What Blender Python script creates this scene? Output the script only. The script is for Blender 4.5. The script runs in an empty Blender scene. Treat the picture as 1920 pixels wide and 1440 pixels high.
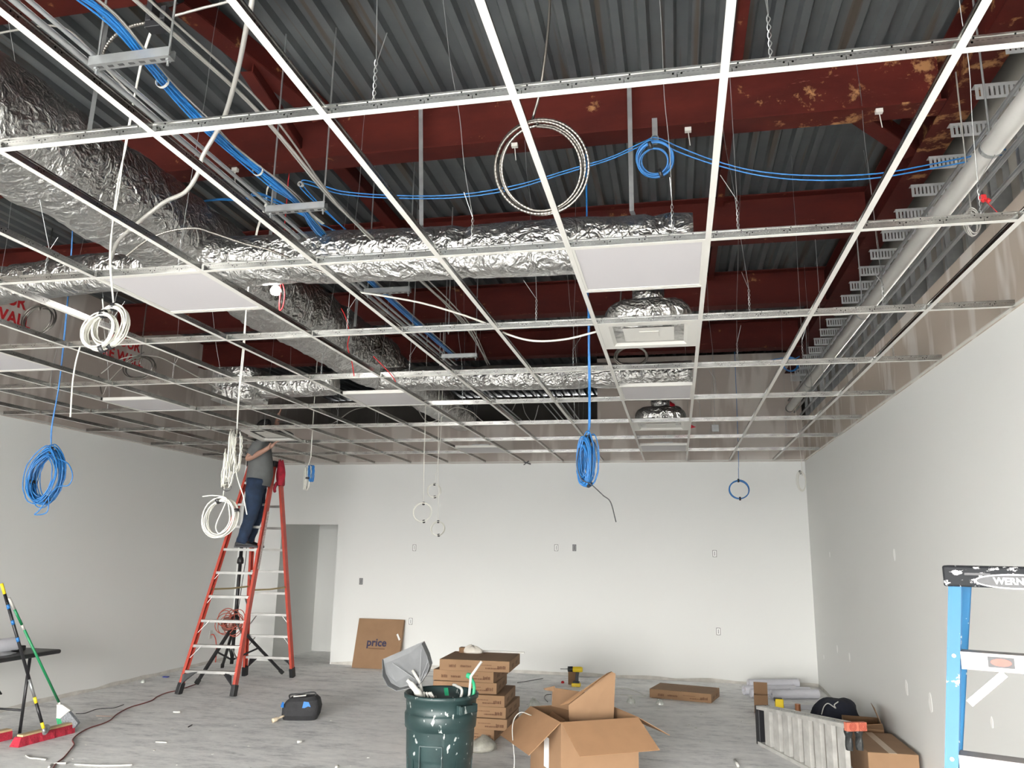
import bpy, bmesh, math, random
from mathutils import Vector, Matrix, noise
random.seed(7)
sc = bpy.context.scene
PI = math.pi

# ------------------------------------------------------------------ camera
F_PX = 1465.2
PITCH, YAW, ROLL = 0.2102, -0.2074, 0.0161
CAM = Vector((-0.167, -2.0675, 1.748))
_cy, _sy, _cp, _sp = math.cos(YAW), math.sin(YAW), math.cos(PITCH), math.sin(PITCH)
FW = Vector((_sy * _cp, _cy * _cp, _sp)); RT = Vector((_cy, -_sy, 0)); UP = RT.cross(FW)
_cr, _sr = math.cos(ROLL), math.sin(ROLL)
RT, UP = _cr * RT + _sr * UP, -_sr * RT + _cr * UP
cam_d = bpy.data.cameras.new('camera'); cam = bpy.data.objects.new('camera', cam_d)
sc.collection.objects.link(cam); sc.camera = cam
cam_d.sensor_width = 36.0; cam_d.sensor_fit = 'HORIZONTAL'
cam_d.lens = F_PX / 1920 * 36.0; cam_d.clip_start = 0.05; cam_d.clip_end = 200
cam.matrix_world = Matrix(((RT.x, UP.x, -FW.x, CAM.x), (RT.y, UP.y, -FW.y, CAM.y), (RT.z, UP.z, -FW.z, CAM.z), (0, 0, 0, 1)))

def ray(u, v): return FW + RT * ((u - 960) / F_PX) + UP * ((720 - v) / F_PX)
def onz(u, v, z): d = ray(u, v); return CAM + d * ((z - CAM.z) / d.z)
def ony(u, v, y): d = ray(u, v); return CAM + d * ((y - CAM.y) / d.y)
def onx(u, v, x): d = ray(u, v); return CAM + d * ((x - CAM.x) / d.x)
def pix(p):
    d = Vector(p) - CAM; z = d.dot(FW)
    if z < 0.05: return (-9999, -9999)
    return (960 + F_PX * d.dot(RT) / z, 720 - F_PX * d.dot(UP) / z)

# ------------------------------------------------------------------ world, daylight, exposure
world = bpy.data.worlds.new('overcast_sky'); sc.world = world; world.use_nodes = True
bg = world.node_tree.nodes['Background']
_wt = world.node_tree
_tc = _wt.nodes.new('ShaderNodeTexCoord'); _sx = _wt.nodes.new('ShaderNodeSeparateXYZ'); _wt.links.new(_tc.outputs['Generated'], _sx.inputs[0])
_rp = _wt.nodes.new('ShaderNodeValToRGB'); _wt.links.new(_sx.outputs['Z'], _rp.inputs['Fac'])
_rp.color_ramp.elements[0].position = 0.0; _rp.color_ramp.elements[0].color = (0.10, 0.10, 0.10, 1)      # dark street below the horizon
_rp.color_ramp.elements[1].position = 0.02; _rp.color_ramp.elements[1].color = (0.22, 0.217, 0.209, 1)    # paler towards the horizon
_e = _rp.color_ramp.elements.new(0.15); _e.color = (0.34, 0.335, 0.324, 1)
_e = _rp.color_ramp.elements.new(0.30); _e.color = (0.72, 0.71, 0.69, 1)
_e = _rp.color_ramp.elements.new(0.60); _e.color = (1.0, 0.985, 0.955, 1)                                # bright overcast sky overhead
_wt.links.new(_rp.outputs['Color'], bg.inputs[0]); bg.inputs[1].default_value = 108.0
sc.view_settings.view_transform = 'Standard'; sc.view_settings.look = 'None'
sc.view_settings.gamma = 1.0; sc.view_settings.use_curve_mapping = False
sc.view_settings.exposure = 0.78
cy = sc.cycles
cy.use_denoising = True
cy.max_bounces = 9; cy.diffuse_bounces = 6; cy.glossy_bounces = 3
cy.caustics_reflective = False; cy.caustics_refractive = False
cy.sample_clamp_indirect = 6.0

XL, XR, YB, YF, HC = -7.17, 1.66, 9.76, -8.0, 3.08
DECK = 4.75; BEAMZ = 4.37
PW = XR - XL - 0.6
pd = bpy.data.lights.new('storefront_daylight', 'AREA'); pd.shape = 'RECTANGLE'; pd.size = PW; pd.size_y = 2.7
pd.cycles.is_portal = True
po = bpy.data.objects.new('storefront_daylight', pd); sc.collection.objects.link(po)
po.location = ((XL + XR) / 2, YF - 0.02, 1.5); po.rotation_euler = (-PI / 2 + PI, 0, 0)

# ------------------------------------------------------------------ materials
MATS = {}
def mat(name, col, rough=0.6, metal=0.0, var=0.0, vscale=6.0, bump=0.0, bscale=40.0, emit=None, estr=0.0, spec=None, detail=4.0):
    if name in MATS: return MATS[name]
    m = bpy.data.materials.new(name); m.use_nodes = True; nt = m.node_tree; b = nt.nodes['Principled BSDF']
    b.inputs['Base Color'].default_value = (*col, 1); b.inputs['Roughness'].default_value = rough
    b.inputs['Metallic'].default_value = metal
    if spec is not None: b.inputs['Specular IOR Level'].default_value = spec
    if var > 0 or bump > 0:
        tc = nt.nodes.new('ShaderNodeTexCoord')
    if var > 0:
        n = nt.nodes.new('ShaderNodeTexNoise'); n.inputs['Scale'].default_value = vscale; n.inputs['Detail'].default_value = detail
        nt.links.new(tc.outputs['Object'], n.inputs['Vector'])
        r = nt.nodes.new('ShaderNodeValToRGB')
        r.color_ramp.elements[0].position = 0.3; r.color_ramp.elements[1].position = 0.7
        r.color_ramp.elements[0].color = (*[max(0, c * (1 - var)) for c in col], 1)
        r.color_ramp.elements[1].color = (*[min(1, c * (1 + var)) for c in col], 1)
        nt.links.new(n.outputs['Fac'], r.inputs['Fac']); nt.links.new(r.outputs['Color'], b.inputs['Base Color'])
    if bump > 0:
        n2 = nt.nodes.new('ShaderNodeTexNoise'); n2.inputs['Scale'].default_value = bscale; n2.inputs['Detail'].default_value = 5
        nt.links.new(tc.outputs['Object'], n2.inputs['Vector'])
        bp = nt.nodes.new('ShaderNodeBump'); bp.inputs['Strength'].default_value = bump; bp.inputs['Distance'].default_value = 0.01
        nt.links.new(n2.outputs['Fac'], bp.inputs['Height']); nt.links.new(bp.outputs['Normal'], b.inputs['Normal'])
    if emit:
        b.inputs['Emission Color'].default_value = (*emit, 1); b.inputs['Emission Strength'].default_value = estr
    MATS[name] = m
    return m

class NT:
    """small helper for node graphs"""
    def __init__(s, m): s.nt = m.node_tree; s.b = s.nt.nodes['Principled BSDF']
    def n(s, t, **kw):
        x = s.nt.nodes.new(t)
        for k, v in kw.items():
            if k in ('operation', 'blend_type', 'data_type', 'feature', 'distance', 'noise_dimensions', 'wave_type', 'bands_direction'): setattr(x, k, v)
            else: x.inputs[k].default_value = v
        return x
    def l(s, a, b): s.nt.links.new(a, b)
    def math(s, op, a, b=None, c=None):
        x = s.nt.nodes.new('ShaderNodeMath'); x.operation = op
        for i, q in enumerate((a, b, c)):
            if q is None: continue
            if isinstance(q, (int, float)): x.inputs[i].default_value = q
            else: s.l(q, x.inputs[i])
        return x.outputs[0]
    def ramp(s, fac, stops):
        r = s.nt.nodes.new('ShaderNodeValToRGB'); e = r.color_ramp.elements
        while len(e) < len(stops): e.new(0.5)
        for k, (p, c) in enumerate(stops): e[k].position = p; e[k].color = (*c, 1) if len(c) == 3 else c
        s.l(fac, r.inputs['Fac']); return r.outputs['Color']
    def mix(s, fac, a, b):
        x = s.nt.nodes.new('ShaderNodeMix'); x.data_type = 'RGBA'
        if isinstance(fac, (int, float)): x.inputs[0].default_value = fac
        else: s.l(fac, x.inputs[0])
        for i, q in ((6, a), (7, b)):
            if isinstance(q, tuple): x.inputs[i].default_value = (*q, 1)
            else: s.l(q, x.inputs[i])
        return x.outputs[2]
    def noise(s, vec, scale, detail=4, rough=0.5):
        x = s.nt.nodes.new('ShaderNodeTexNoise'); x.inputs['Scale'].default_value = scale
        x.inputs['Detail'].default_value = detail; x.inputs['Roughness'].default_value = rough
        s.l(vec, x.inputs['Vector']); return x.outputs['Fac']
    def scalevec(s, vec, xyz):
        x = s.nt.nodes.new('ShaderNodeMapping'); x.inputs['Scale'].default_value = xyz
        s.l(vec, x.inputs['Vector']); return x.outputs[0]

def srgb(r, g, b):
    f = lambda c: (c / 255 / 12.92) if c / 255 <= 0.04045 else ((c / 255 + 0.055) / 1.055) ** 2.4
    return (f(r), f(g), f(b))

def floor_mat():
    m = mat('dusty_concrete', (0.3, 0.3, 0.3), 0.85); k = NT(m)
    tc = k.n('ShaderNodeTexCoord').outputs['Object']
    st = k.scalevec(tc, (0.9, 2.2, 1.0))
    a = k.noise(st, 2.6, 10, 0.72); b2 = k.noise(k.scalevec(tc, (1.6, 4.0, 1)), 6.5, 8, 0.75); c = k.noise(tc, 0.5, 3)
    s = k.math('ADD', k.math('MULTIPLY', a, 0.5), k.math('ADD', k.math('MULTIPLY', b2, 0.32), k.math('MULTIPLY', c, 0.18)))
    col = k.ramp(s, [(0.36, (0.34, 0.343, 0.347)), (0.43, (0.62, 0.622, 0.627)), (0.49, (0.82, 0.82, 0.815)), (0.58, (0.95, 0.948, 0.935))])
    # white dust and compound spots
    sp = k.noise(k.scalevec(tc, (1, 2, 1)), 22, 3, 0.5)
    f = k.ramp(sp, [(0.70, (0, 0, 0)), (0.76, (1, 1, 1))])
    col = k.mix(k.math('MULTIPLY', f, 0.6), col, (0.7, 0.69, 0.67))
    k.l(col, k.b.inputs['Base Color'])
    bp = k.n('ShaderNodeBump', Strength=0.25, Distance=0.01); k.l(a, bp.inputs['Height']); k.l(bp.outputs[0], k.b.inputs['Normal'])
    return m

def wall_mat(name, paint, line=HC - 0.01, raw=srgb(168, 158, 150), patch=0.5):
    """painted gypsum below the grid, bare board with taping compound above it"""
    m = mat(name, paint, 0.75); k = NT(m)
    g = k.n('ShaderNodeNewGeometry').outputs['Position']
    sx = k.n('ShaderNodeSeparateXYZ'); k.l(g, sx.inputs[0])
    z = sx.outputs['Z']
    up = k.math('GREATER_THAN', z, line)
    n1 = k.noise(g, 0.7, 2)
    pcol = k.mix(k.math('MULTIPLY', n1, 0.5), paint, tuple(c * 0.94 for c in paint))
    bn = k.noise(k.scalevec(g, (1.5, 1.5, 0.35)), 1.6, 3, 0.6)
    f = k.ramp(bn, [(0.5, (0, 0, 0)), (0.56, (1, 1, 1))])
    rawc = k.mix(k.math('MULTIPLY', f, patch), raw, srgb(205, 200, 194))
    k.l(k.mix(up, pcol, rawc), k.b.inputs['Base Color'])
    return m

def deck_mat():
    m = mat('grey_steel_deck', (0.1, 0.105, 0.105), 0.55, 0.25); k = NT(m)
    tc = k.n('ShaderNodeTexCoord').outputs['Object']
    a = k.noise(tc, 1.3, 5, 0.6)
    col = k.ramp(a, [(0.3, srgb(64, 67, 70)), (0.7, srgb(86, 90, 91))])
    r = k.noise(k.scalevec(tc, (14, 0.5, 1)), 1.0, 3, 0.5)
    f = k.ramp(r, [(0.58, (0, 0, 0)), (0.64, (1, 1, 1))])
    col = k.mix(k.math('MULTIPLY', f, 0.6), col, srgb(70, 54, 36))
    k.l(col, k.b.inputs['Base Color']); return m

def red_mat():
    m = mat('red_oxide_primer', (0.2, 0.03, 0.02), 0.7, spec=0.15); k = NT(m)
    g = k.n('ShaderNodeNewGeometry').outputs['Position']
    a = k.noise(k.scalevec(g, (0.8, 1, 2)), 2.5, 6, 0.65)
    col = k.ramp(a, [(0.3, srgb(50, 13, 9)), (0.7, srgb(70, 22, 16))])
    # ochre mud stains, heavier to the right wall
    sx = k.n('ShaderNodeSeparateXYZ'); k.l(g, sx.inputs[0])
    s = k.noise(g, 4.0, 6, 0.7)
    bias = k.math('MULTIPLY', k.math('SUBTRACT', sx.outputs['X'], -0.6), 0.035)
    near = k.math('MULTIPLY', k.math('LESS_THAN', sx.outputs['Y'], 3.6), k.math('MAXIMUM', bias, 0.0))
    f = k.ramp(k.math('ADD', s, near), [(0.635, (0, 0, 0)), (0.70, (1, 1, 1))])
    col = k.mix(k.math('MULTIPLY', f, 0.7), col, srgb(150, 112, 74))
    sc2 = k.noise(k.scalevec(g, (1.2, 1.2, 9)), 3.0, 8, 0.75)
    f2 = k.ramp(sc2, [(0.64, (0, 0, 0)), (0.67, (1, 1, 1))])
    col = k.mix(k.math('MULTIPLY', f2, 0.25), col, srgb(170, 120, 105))
    k.l(col, k.b.inputs['Base Color']); return m

def foil_mat():
    m = mat('crinkled_foil', (0.50, 0.495, 0.48), 0.28, 0.97); k = NT(m)
    tc = k.n('ShaderNodeTexCoord').outputs['Object']
    dn = k.nt.nodes.new('ShaderNodeTexNoise'); dn.inputs['Scale'].default_value = 5; dn.inputs['Detail'].default_value = 3; k.l(tc, dn.inputs['Vector'])
    add = k.nt.nodes.new('ShaderNodeVectorMath'); add.operation = 'MULTIPLY_ADD'
    k.l(dn.outputs['Color'], add.inputs[0]); add.inputs[1].default_value = (0.25, 0.25, 0.25); k.l(tc, add.inputs[2])
    v = k.n('ShaderNodeTexVoronoi', Scale=14.0); k.l(add.outputs[0], v.inputs['Vector'])
    v2 = k.n('ShaderNodeTexVoronoi', Scale=44.0); k.l(add.outputs[0], v2.inputs['Vector'])
    n = k.noise(tc, 7, 6, 0.7)
    h = k.math('ADD', k.math('ADD', v.outputs['Distance'], k.math('MULTIPLY', v2.outputs['Distance'], 0.35)), n)
    bp = k.n('ShaderNodeBump', Strength=0.8, Distance=0.028); k.l(h, bp.inputs['Height']); k.l(bp.outputs[0], k.b.inputs['Normal'])
    return m

def tee_web_mat():
    """galvanised tee web with punched holes along its length (mesh made along local X, z up)"""
    m = mat('galvanised_tee_web', (0.6, 0.6, 0.59), 0.24, 1.0); k = NT(m)
    tc = k.n('ShaderNodeTexCoord').outputs['Object']; sx = k.n('ShaderNodeSeparateXYZ'); k.l(tc, sx.inputs[0])
    x, z = sx.outputs['X'], sx.outputs['Z']
    def hole(pitch, off, zc, rx, rz):
        fx = k.math('SUBTRACT', k.math('FRACT', k.math('DIVIDE', k.math('ADD', x, off), pitch)), 0.5)
        dx = k.math('DIVIDE', k.math('MULTIPLY', fx, pitch), rx)
        dz = k.math('DIVIDE', k.math('SUBTRACT', z, zc), rz)
        return k.math('LESS_THAN', k.math('ADD', k.math('MULTIPLY', dx, dx), k.math('MULTIPLY', dz, dz)), 1.0)
    f = k.math('MAXIMUM', k.math('MAXIMUM', hole(0.1016, 0, 0.033, 0.0026, 0.0026), hole(0.1524, 0.03, 0.021, 0.0032, 0.0032)),
               k.math('MAXIMUM', hole(0.1524, 0.054, 0.021, 0.0032, 0.0032), hole(0.1524, 0.042, 0.013, 0.0011, 0.008)))
    st = k.math('LESS_THAN', k.math('ABSOLUTE', k.math('SUBTRACT', z, 0.0245)), 0.0012)
    dash = k.math('GREATER_THAN', k.math('FRACT', k.math('DIVIDE', x, 0.014)), 0.45)
    stitch = k.math('MULTIPLY', st, dash)
    n = k.noise(k.scalevec(tc, (2, 1, 8)), 6, 4)
    base = k.ramp(n, [(0.3, (0.30, 0.30, 0.29)), (0.7, (0.52, 0.52, 0.50))])
    base = k.mix(stitch, base, (0.2, 0.2, 0.2))
    k.l(k.mix(f, base, (0.004, 0.004, 0.004)), k.b.inputs['Base Color'])
    return m

M_floor = floor_mat(); M_deck = deck_mat(); M_red = red_mat(); M_foil = foil_mat(); M_web = tee_web_mat()
M_wall = wall_mat('painted_gypsum', (0.74, 0.745, 0.725))
M_white = mat('white_enamel', (0.56, 0.55, 0.515), 0.55, spec=0.3)
M_panel = mat('white_diffuser_panel', (0.45, 0.435, 0.445), 0.6)
M_galv = mat('galvanised_steel', (0.36, 0.37, 0.37), 0.4, 0.8, 0.15, 12)
M_dgalv = mat('dull_conduit_steel', (0.33, 0.34, 0.34), 0.45, 0.7, 0.15, 5)
M_alu = mat('worn_aluminium', (0.44, 0.435, 0.42), 0.42, 0.75, 0.12, 8)
M_blue = mat('blue_data_cable', (0.014, 0.13, 0.36), 0.4, 0, 0.12, 30)
M_wcab = mat('white_cable_jacket', (0.66, 0.65, 0.59), 0.45)
M_mc = mat('steel_clad_cable', (0.16, 0.15, 0.135), 0.34, 0.9)
M_wmc = mat('pale_flexible_conduit', (0.36, 0.35, 0.325), 0.45, 0.4)
M_black = mat('black_plastic', (0.012, 0.012, 0.014), 0.45)
M_blackm = mat('black_painted_steel', (0.02, 0.02, 0.022), 0.4, 0.2)
M_orange = mat('orange_fibreglass', (0.47, 0.065, 0.042), 0.45, 0, 0.12, 9)
M_card = mat('brown_cardboard', srgb(140, 110, 82), 0.85, 0, 0.07, 5)
M_card2 = mat('darker_cardboard', srgb(118, 90, 64), 0.85, 0, 0.08, 5)
M_cardin = mat('cardboard_inner_face', srgb(152, 116, 84), 0.85, 0, 0.06, 7)
M_pvc = mat('white_pipe', (0.58, 0.57, 0.54), 0.5, 0, 0.06, 4)
M_ink = mat('dark_ink', (0.03, 0.025, 0.05), 0.7)
M_brownink = mat('brown_ink', srgb(90, 58, 36), 0.8)
M_paper = mat('white_paper', (0.66, 0.66, 0.71), 0.7, 0, 0.04, 6)
M_redink = mat('red_stencil_paint', srgb(170, 25, 30), 0.7)
M_redp = mat('red_bristle', (0.40, 0.018, 0.04), 0.8, 0, 0.25, 60, 0.6, 160)
M_yellow = mat('yellow_plastic', (0.85, 0.62, 0.02), 0.45)
M_dark = mat('dark_void_surface', (0.03, 0.03, 0.03), 0.9)
M_spackle = mat('joint_compound', (0.93, 0.93, 0.91), 0.5)
M_rub = mat('black_rubber', (0.02, 0.02, 0.02), 0.7)

# ------------------------------------------------------------------ mesh helpers
class MB:
    def __init__(s): s.v = []; s.f = []; s.mi = []; s.m = 0
    def add(s, vs, fs):
        o = len(s.v); s.v += [Vector(p) for p in vs]; s.f += [tuple(i + o for i in f) for f in fs]; s.mi += [s.m] * len(fs); return s
    def box(s, a, b, M=None):
        x0, y0, z0 = a; x1, y1, z1 = b
        vs = [Vector(p) for p in ((x0, y0, z0), (x1, y0, z0), (x1, y1, z0), (x0, y1, z0), (x0, y0, z1), (x1, y0, z1), (x1, y1, z1), (x0, y1, z1))]
        if M is not None: vs = [M @ p for p in vs]
        return s.add(vs, [(3, 2, 1, 0), (4, 5, 6, 7), (0, 1, 5, 4), (1, 2, 6, 5), (2, 3, 7, 6), (3, 0, 4, 7)])
    def bar(s, a, b, w, h, up=(0, 0, 1)):
        a, b = Vector(a), Vector(b); d = (b - a).normalized(); u = Vector(up)
        side = d.cross(u)
        if side.length < 1e-4: side = d.cross(Vector((1, 0, 0)))
        side.normalize(); u = side.cross(d).normalized()
        vs = []
        for p in (a, b):
            for sx_, sz_ in ((-1, -1), (1, -1), (1, 1), (-1, 1)): vs.append(p + side * sx_ * w / 2 + u * sz_ * h / 2)
        return s.add(vs, [(3, 2, 1, 0), (4, 5, 6, 7), (0, 1, 5, 4), (1, 2, 6, 5), (2, 3, 7, 6), (3, 0, 4, 7)])
    def tube(s, pts, r, n=6, cap=True):
        pts = [Vector(p) for p in pts]; rs = r if isinstance(r, (list, tuple)) else [r] * len(pts)
        t0 = (pts[1] - pts[0]).normalized(); ref = Vector((0, 0, 1)) if abs(t0.z) < 0.9 else Vector((1, 0, 0))
        u = t0.cross(ref).normalized(); o = len(s.v); L = len(pts)
        for i, p in enumerate(pts):
            t = (pts[min(i + 1, L - 1)] - pts[max(i - 1, 0)])
            t = t.normalized() if t.length > 1e-9 else t0
            u = (u - t * u.dot(t)); u = u.normalized() if u.length > 1e-6 else t.orthogonal().normalized(); w = t.cross(u)
            for k in range(n):
                a = 2 * PI * k / n; s.v.append(p + (u * math.cos(a) + w * math.sin(a)) * rs[i])
        for i in range(L - 1):
            for k in range(n):
                s.f.append((o + i * n + k, o + i * n + (k + 1) % n, o + (i + 1) * n + (k + 1) % n, o + (i + 1) * n + k)); s.mi.append(s.m)
        if cap:
            s.f.append(tuple(o + k for k in reversed(range(n)))); s.f.append(tuple(o + (L - 1) * n + k for k in range(n))); s.mi += [s.m, s.m]
        return s
    def lathe(s, prof, c, n=32, ax=(0, 0, 1), xs=1.0, ys=1.0):
        """prof: (r, h) list about axis ax through c"""
        ring = len(prof) >= 4 and min(q[0] for q in prof) > 0 and abs(prof[0][0] - prof[-1][0]) < 1e-6
        if ring and prof[0] != prof[-1]: prof = list(prof) + [prof[0]]
        ax = Vector(ax).normalized(); u = ax.orthogonal().normalized() if abs(ax.z) < 0.99 else Vector((1, 0, 0)); w = ax.cross(u); c = Vector(c); o = len(s.v)
        for r, h in prof:
            for k in range(n):
                a = 2 * PI * k / n; s.v.append(c + ax * h + u * (math.cos(a) * r * xs) + w * (math.sin(a) * r * ys))
        for i in range(len(prof) - 1):
            for k in range(n):
                s.f.append((o + i * n + k, o + i * n + (k + 1) % n, o + (i + 1) * n + (k + 1) % n, o + (i + 1) * n + k)); s.mi.append(s.m)
        if ring: return s
        if prof[0][0] > 1e-5: s.f.append(tuple(o + k for k in reversed(range(n)))); s.mi.append(s.m)
        if prof[-1][0] > 1e-5: s.f.append(tuple(o + (len(prof) - 1) * n + k for k in range(n))); s.mi.append(s.m)
        return s
    def loft(s, rings, cap=True):
        """rings: lists of equal-length points"""
        n = len(rings[0]); o = len(s.v)
        for r in rings: s.v += [Vector(p) for p in r]
        for i in range(len(rings) - 1):
            for k in range(n):
                s.f.append((o + i * n + k, o + i * n + (k + 1) % n, o + (i + 1) * n + (k + 1) % n, o + (i + 1) * n + k)); s.mi.append(s.m)
        if cap:
            s.f.append(tuple(o + k for k in reversed(range(n)))); s.f.append(tuple(o + (len(rings) - 1) * n + k for k in range(n))); s.mi += [s.m, s.m]
        return s
    def slab(s, pts, th, nrm=None):
        """flat polygon of points given thickness th along its normal"""
        pts = [Vector(p) for p in pts]; n = Vector(nrm) if nrm is not None else (pts[1] - pts[0]).cross(pts[2] - pts[0])
        n.normalize(); k = len(pts)
        vs = pts + [p + n * th for p in pts]
        return s.add(vs, [tuple(reversed(range(k))), tuple(range(k, 2 * k))] + [(i, (i + 1) % k, (i + 1) % k + k, i + k) for i in range(k)])
    def build(s, name, m, parent=None, smooth=False, bevel=0.0, origin=None, local=False):
        me = bpy.data.meshes.new(name)
        if parent is not None and not local:
            inv = WM(parent).inverted(); vs = [inv @ p for p in s.v]
            off = Vector((0, 0, 0))
        elif origin is not None:
            off = Vector(origin); vs = [p - off for p in s.v]
        elif parent is None and not local and s.v:
            zmin = min(p.z for p in s.v); off = Vector(((min(p.x for p in s.v) + max(p.x for p in s.v)) / 2, (min(p.y for p in s.v) + max(p.y for p in s.v)) / 2, zmin)); vs = [p - off for p in s.v]
        else: off = Vector((0, 0, 0)); vs = s.v
        me.from_pydata([tuple(p) for p in vs], [], s.f)
        for mm in (m if isinstance(m, (list, tuple)) else [m]): me.materials.append(mm)
        if any(s.mi): me.polygons.foreach_set('material_index', s.mi)
        if smooth: me.polygons.foreach_set('use_smooth', [True] * len(me.polygons))
        bm = bmesh.new(); bm.from_mesh(me); bmesh.ops.recalc_face_normals(bm, faces=bm.faces); bm.to_mesh(me); bm.free()
        ob = bpy.data.objects.new(name, me); sc.collection.objects.link(ob); ob.location = off
        if parent is not None: ob.parent = parent
        if bevel > 0:
            b = ob.modifiers.new('bevel', 'BEVEL'); b.width = bevel; b.segments = 2; b.limit_method = 'ANGLE'
        if smooth == 'auto':
            pass
        return ob

def WM(o):
    return Matrix.LocRotScale(o.location, o.rotation_euler, o.scale) if o.parent is None else WM(o.parent) @ Matrix.LocRotScale(o.location, o.rotation_euler, o.scale)
def tag(o, label=None, cat=None, group=None, kind=None):
    if label: o['label'] = label
    if cat: o['category'] = cat
    if group: o['group'] = group
    if kind: o['kind'] = kind
    return o
def thing(name, label, cat, loc=(0, 0, 0), rz=0.0, group=None):
    o = bpy.data.objects.new(name, None); sc.collection.objects.link(o); o.location = Vector(loc); o.rotation_euler = (0, 0, rz)
    o.empty_display_size = 0.1
    return tag(o, label, cat, group)
def struct(o): o['kind'] = 'structure'; return o
def copy_tree(o, parent=None):
    c = o.copy(); sc.collection.objects.link(c)
    if parent is not None: c.parent = parent
    for ch in [x for x in bpy.data.objects if x.parent == o]: copy_tree(ch, c)
    return c
def spline(pts, n=8):
    """Catmull-Rom through points"""
    P = [Vector(p) for p in pts]; P = [2 * P[0] - P[1]] + P + [2 * P[-1] - P[-2]]; out = []
    for i in range(1, len(P) - 2):
        for k in range(n):
            t = k / n; a, b, c, d = P[i - 1], P[i], P[i + 1], P[i + 2]
            out.append(0.5 * ((2 * b) + (c - a) * t + (2 * a - 5 * b + 4 * c - d) * t * t + (3 * b - a - 3 * c + d) * t ** 3))
    out.append(P[-2]); return out
def text_mesh(body, size, M, name, m, parent, extrude=0.001, align='CENTER', bold=0.0):
    cu = bpy.data.curves.new('lettering', 'FONT'); cu.body = body; cu.size = size; cu.extrude = extrude; cu.align_x = align; cu.align_y = 'CENTER'; cu.offset = bold
    cu.resolution_u = 3
    t = bpy.data.objects.new('lettering_tmp', cu); sc.collection.objects.link(t)
    bpy.context.view_layer.update()
    me = bpy.data.meshes.new_from_object(t.evaluated_get(bpy.context.evaluated_depsgraph_get()))
    bpy.data.objects.remove(t); bpy.data.curves.remove(cu)
    inv = WM(parent).inverted() if parent is not None else Matrix.Identity(4)
    me.transform(inv @ M); me.materials.clear(); me.materials.append(m)
    o = bpy.data.objects.new(name, me); sc.collection.objects.link(o)
    if parent is not None: o.parent = parent
    return o
def frame(o, x, y):
    """matrix with origin o, local x and y axes as given"""
    x = Vector(x).normalized(); z = x.cross(Vector(y)).normalized(); y = z.cross(x)
    return Matrix(((x.x, y.x, z.x, o[0]), (x.y, y.y, z.y, o[1]), (x.z, y.z, z.z, o[2]), (0, 0, 0, 1)))
ORD = ['zeroth', 'first', 'second', 'third', 'fourth', 'fifth', 'sixth', 'seventh', 'eighth', 'ninth', 'tenth', 'eleventh', 'twelfth', 'thirteenth', 'fourteenth', 'fifteenth', 'sixteenth']
# ================================================================== ROOM SHELL
DX0, DX1, DH = -6.42, -5.45, 2.11          # opening in the back wall
fl = MB().box((XL - 0.2, YF - 0.12, -0.1), (XR + 0.2, 13.2, 0)); struct(fl.build('floor', M_floor, origin=(0, 0, 0)))
struct(MB().box((XL - 12, YF - 14, -0.12), (XR + 12, YF - 0.12, -0.02)).build('floor_outside', mat('asphalt', (0.09, 0.09, 0.09), 0.9), origin=(0, 0, 0)))
b = MB()
b.box((XL - 0.12, YB, 0), (DX0, YB + 0.12, DH)); b.box((DX1, YB, 0), (XR, YB + 0.12, DH))
b.box((XL - 0.12, YB, DH), (XR, YB + 0.12, 3.67)); b.box((-1.31, YB, 3.67), (XR, YB + 0.12, 4.69))
struct(b.build('wall_back', M_wall, origin=(0, 0, 0)))
# corridor behind the opening
b = MB(); b.box((DX0 - 0.12, YB + 0.12, 0), (DX0, YB + 1.5, DH + 0.5)); b.box((DX1 + 0.0, YB + 0.12, 0), (DX1 + 0.12, YB + 1.5, DH + 0.5))
b.box((DX0 - 0.12, YB + 1.38, 0), (DX1 + 0.12, YB + 1.5, DH + 0.5)); b.box((DX0 - 0.12, YB + 0.12, DH + 0.3), (DX1 + 0.12, YB + 1.5, DH + 0.42))
struct(b.build('wall_recess', M_wall, origin=(0, 0, 0)))
struct(MB().box((XL - 0.15, YF - 0.2, 0), (XL, 13, 4.75)).build('wall_left', M_wall, origin=(0, 0, 0)))
M_wr = wall_mat('painted_gypsum_right', (0.74, 0.745, 0.725), raw=srgb(172, 160, 148), patch=0.85)
struct(MB().box((XR, YF - 0.2, 0), (XR + 0.016, YB, 3.64)).build('wall_right', M_wr, origin=(0, 0, 0)))
M_back_board = mat('bare_gypsum_back', srgb(150, 146, 138), 0.85, 0, 0.1, 2)
struct(MB().box((XR + 0.13, YF - 0.2, 0), (XR + 0.2, 13, 4.75)).build('wall_right_outer', M_back_board, origin=(0, 0, 0)))
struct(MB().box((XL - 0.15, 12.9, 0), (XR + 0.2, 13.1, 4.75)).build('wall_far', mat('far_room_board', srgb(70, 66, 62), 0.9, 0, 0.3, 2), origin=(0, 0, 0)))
# front wall with storefront glazing behind the camera
b = MB(); b.box((XL, YF - 0.12, 2.9), (XR, YF, 4.75)); b.box((XL, YF - 0.12, 0), (XL + 0.3, YF, 2.9)); b.box((XR - 0.3, YF - 0.12, 0), (XR, YF, 2.9))
struct(b.build('wall_front', M_wall, origin=(0, 0, 0)))
gw = (XR - XL - 0.6) / 5
for i in range(5):
    x0 = XL + 0.3 + i * gw; fr = MB()
    fr.box((x0, YF - 0.1, 0), (x0 + 0.05, YF - 0.04, 2.9)); fr.box((x0 + gw - 0.05, YF - 0.1, 0), (x0 + gw, YF - 0.04, 2.9))
    fr.box((x0 + 0.05, YF - 0.1, 2.84), (x0 + gw - 0.05, YF - 0.04, 2.9)); fr.box((x0 + 0.05, YF - 0.1, 0), (x0 + gw - 0.05, YF - 0.04, 0.12))
    struct(fr.build('window_%d' % (i + 1), M_galv))
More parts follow.
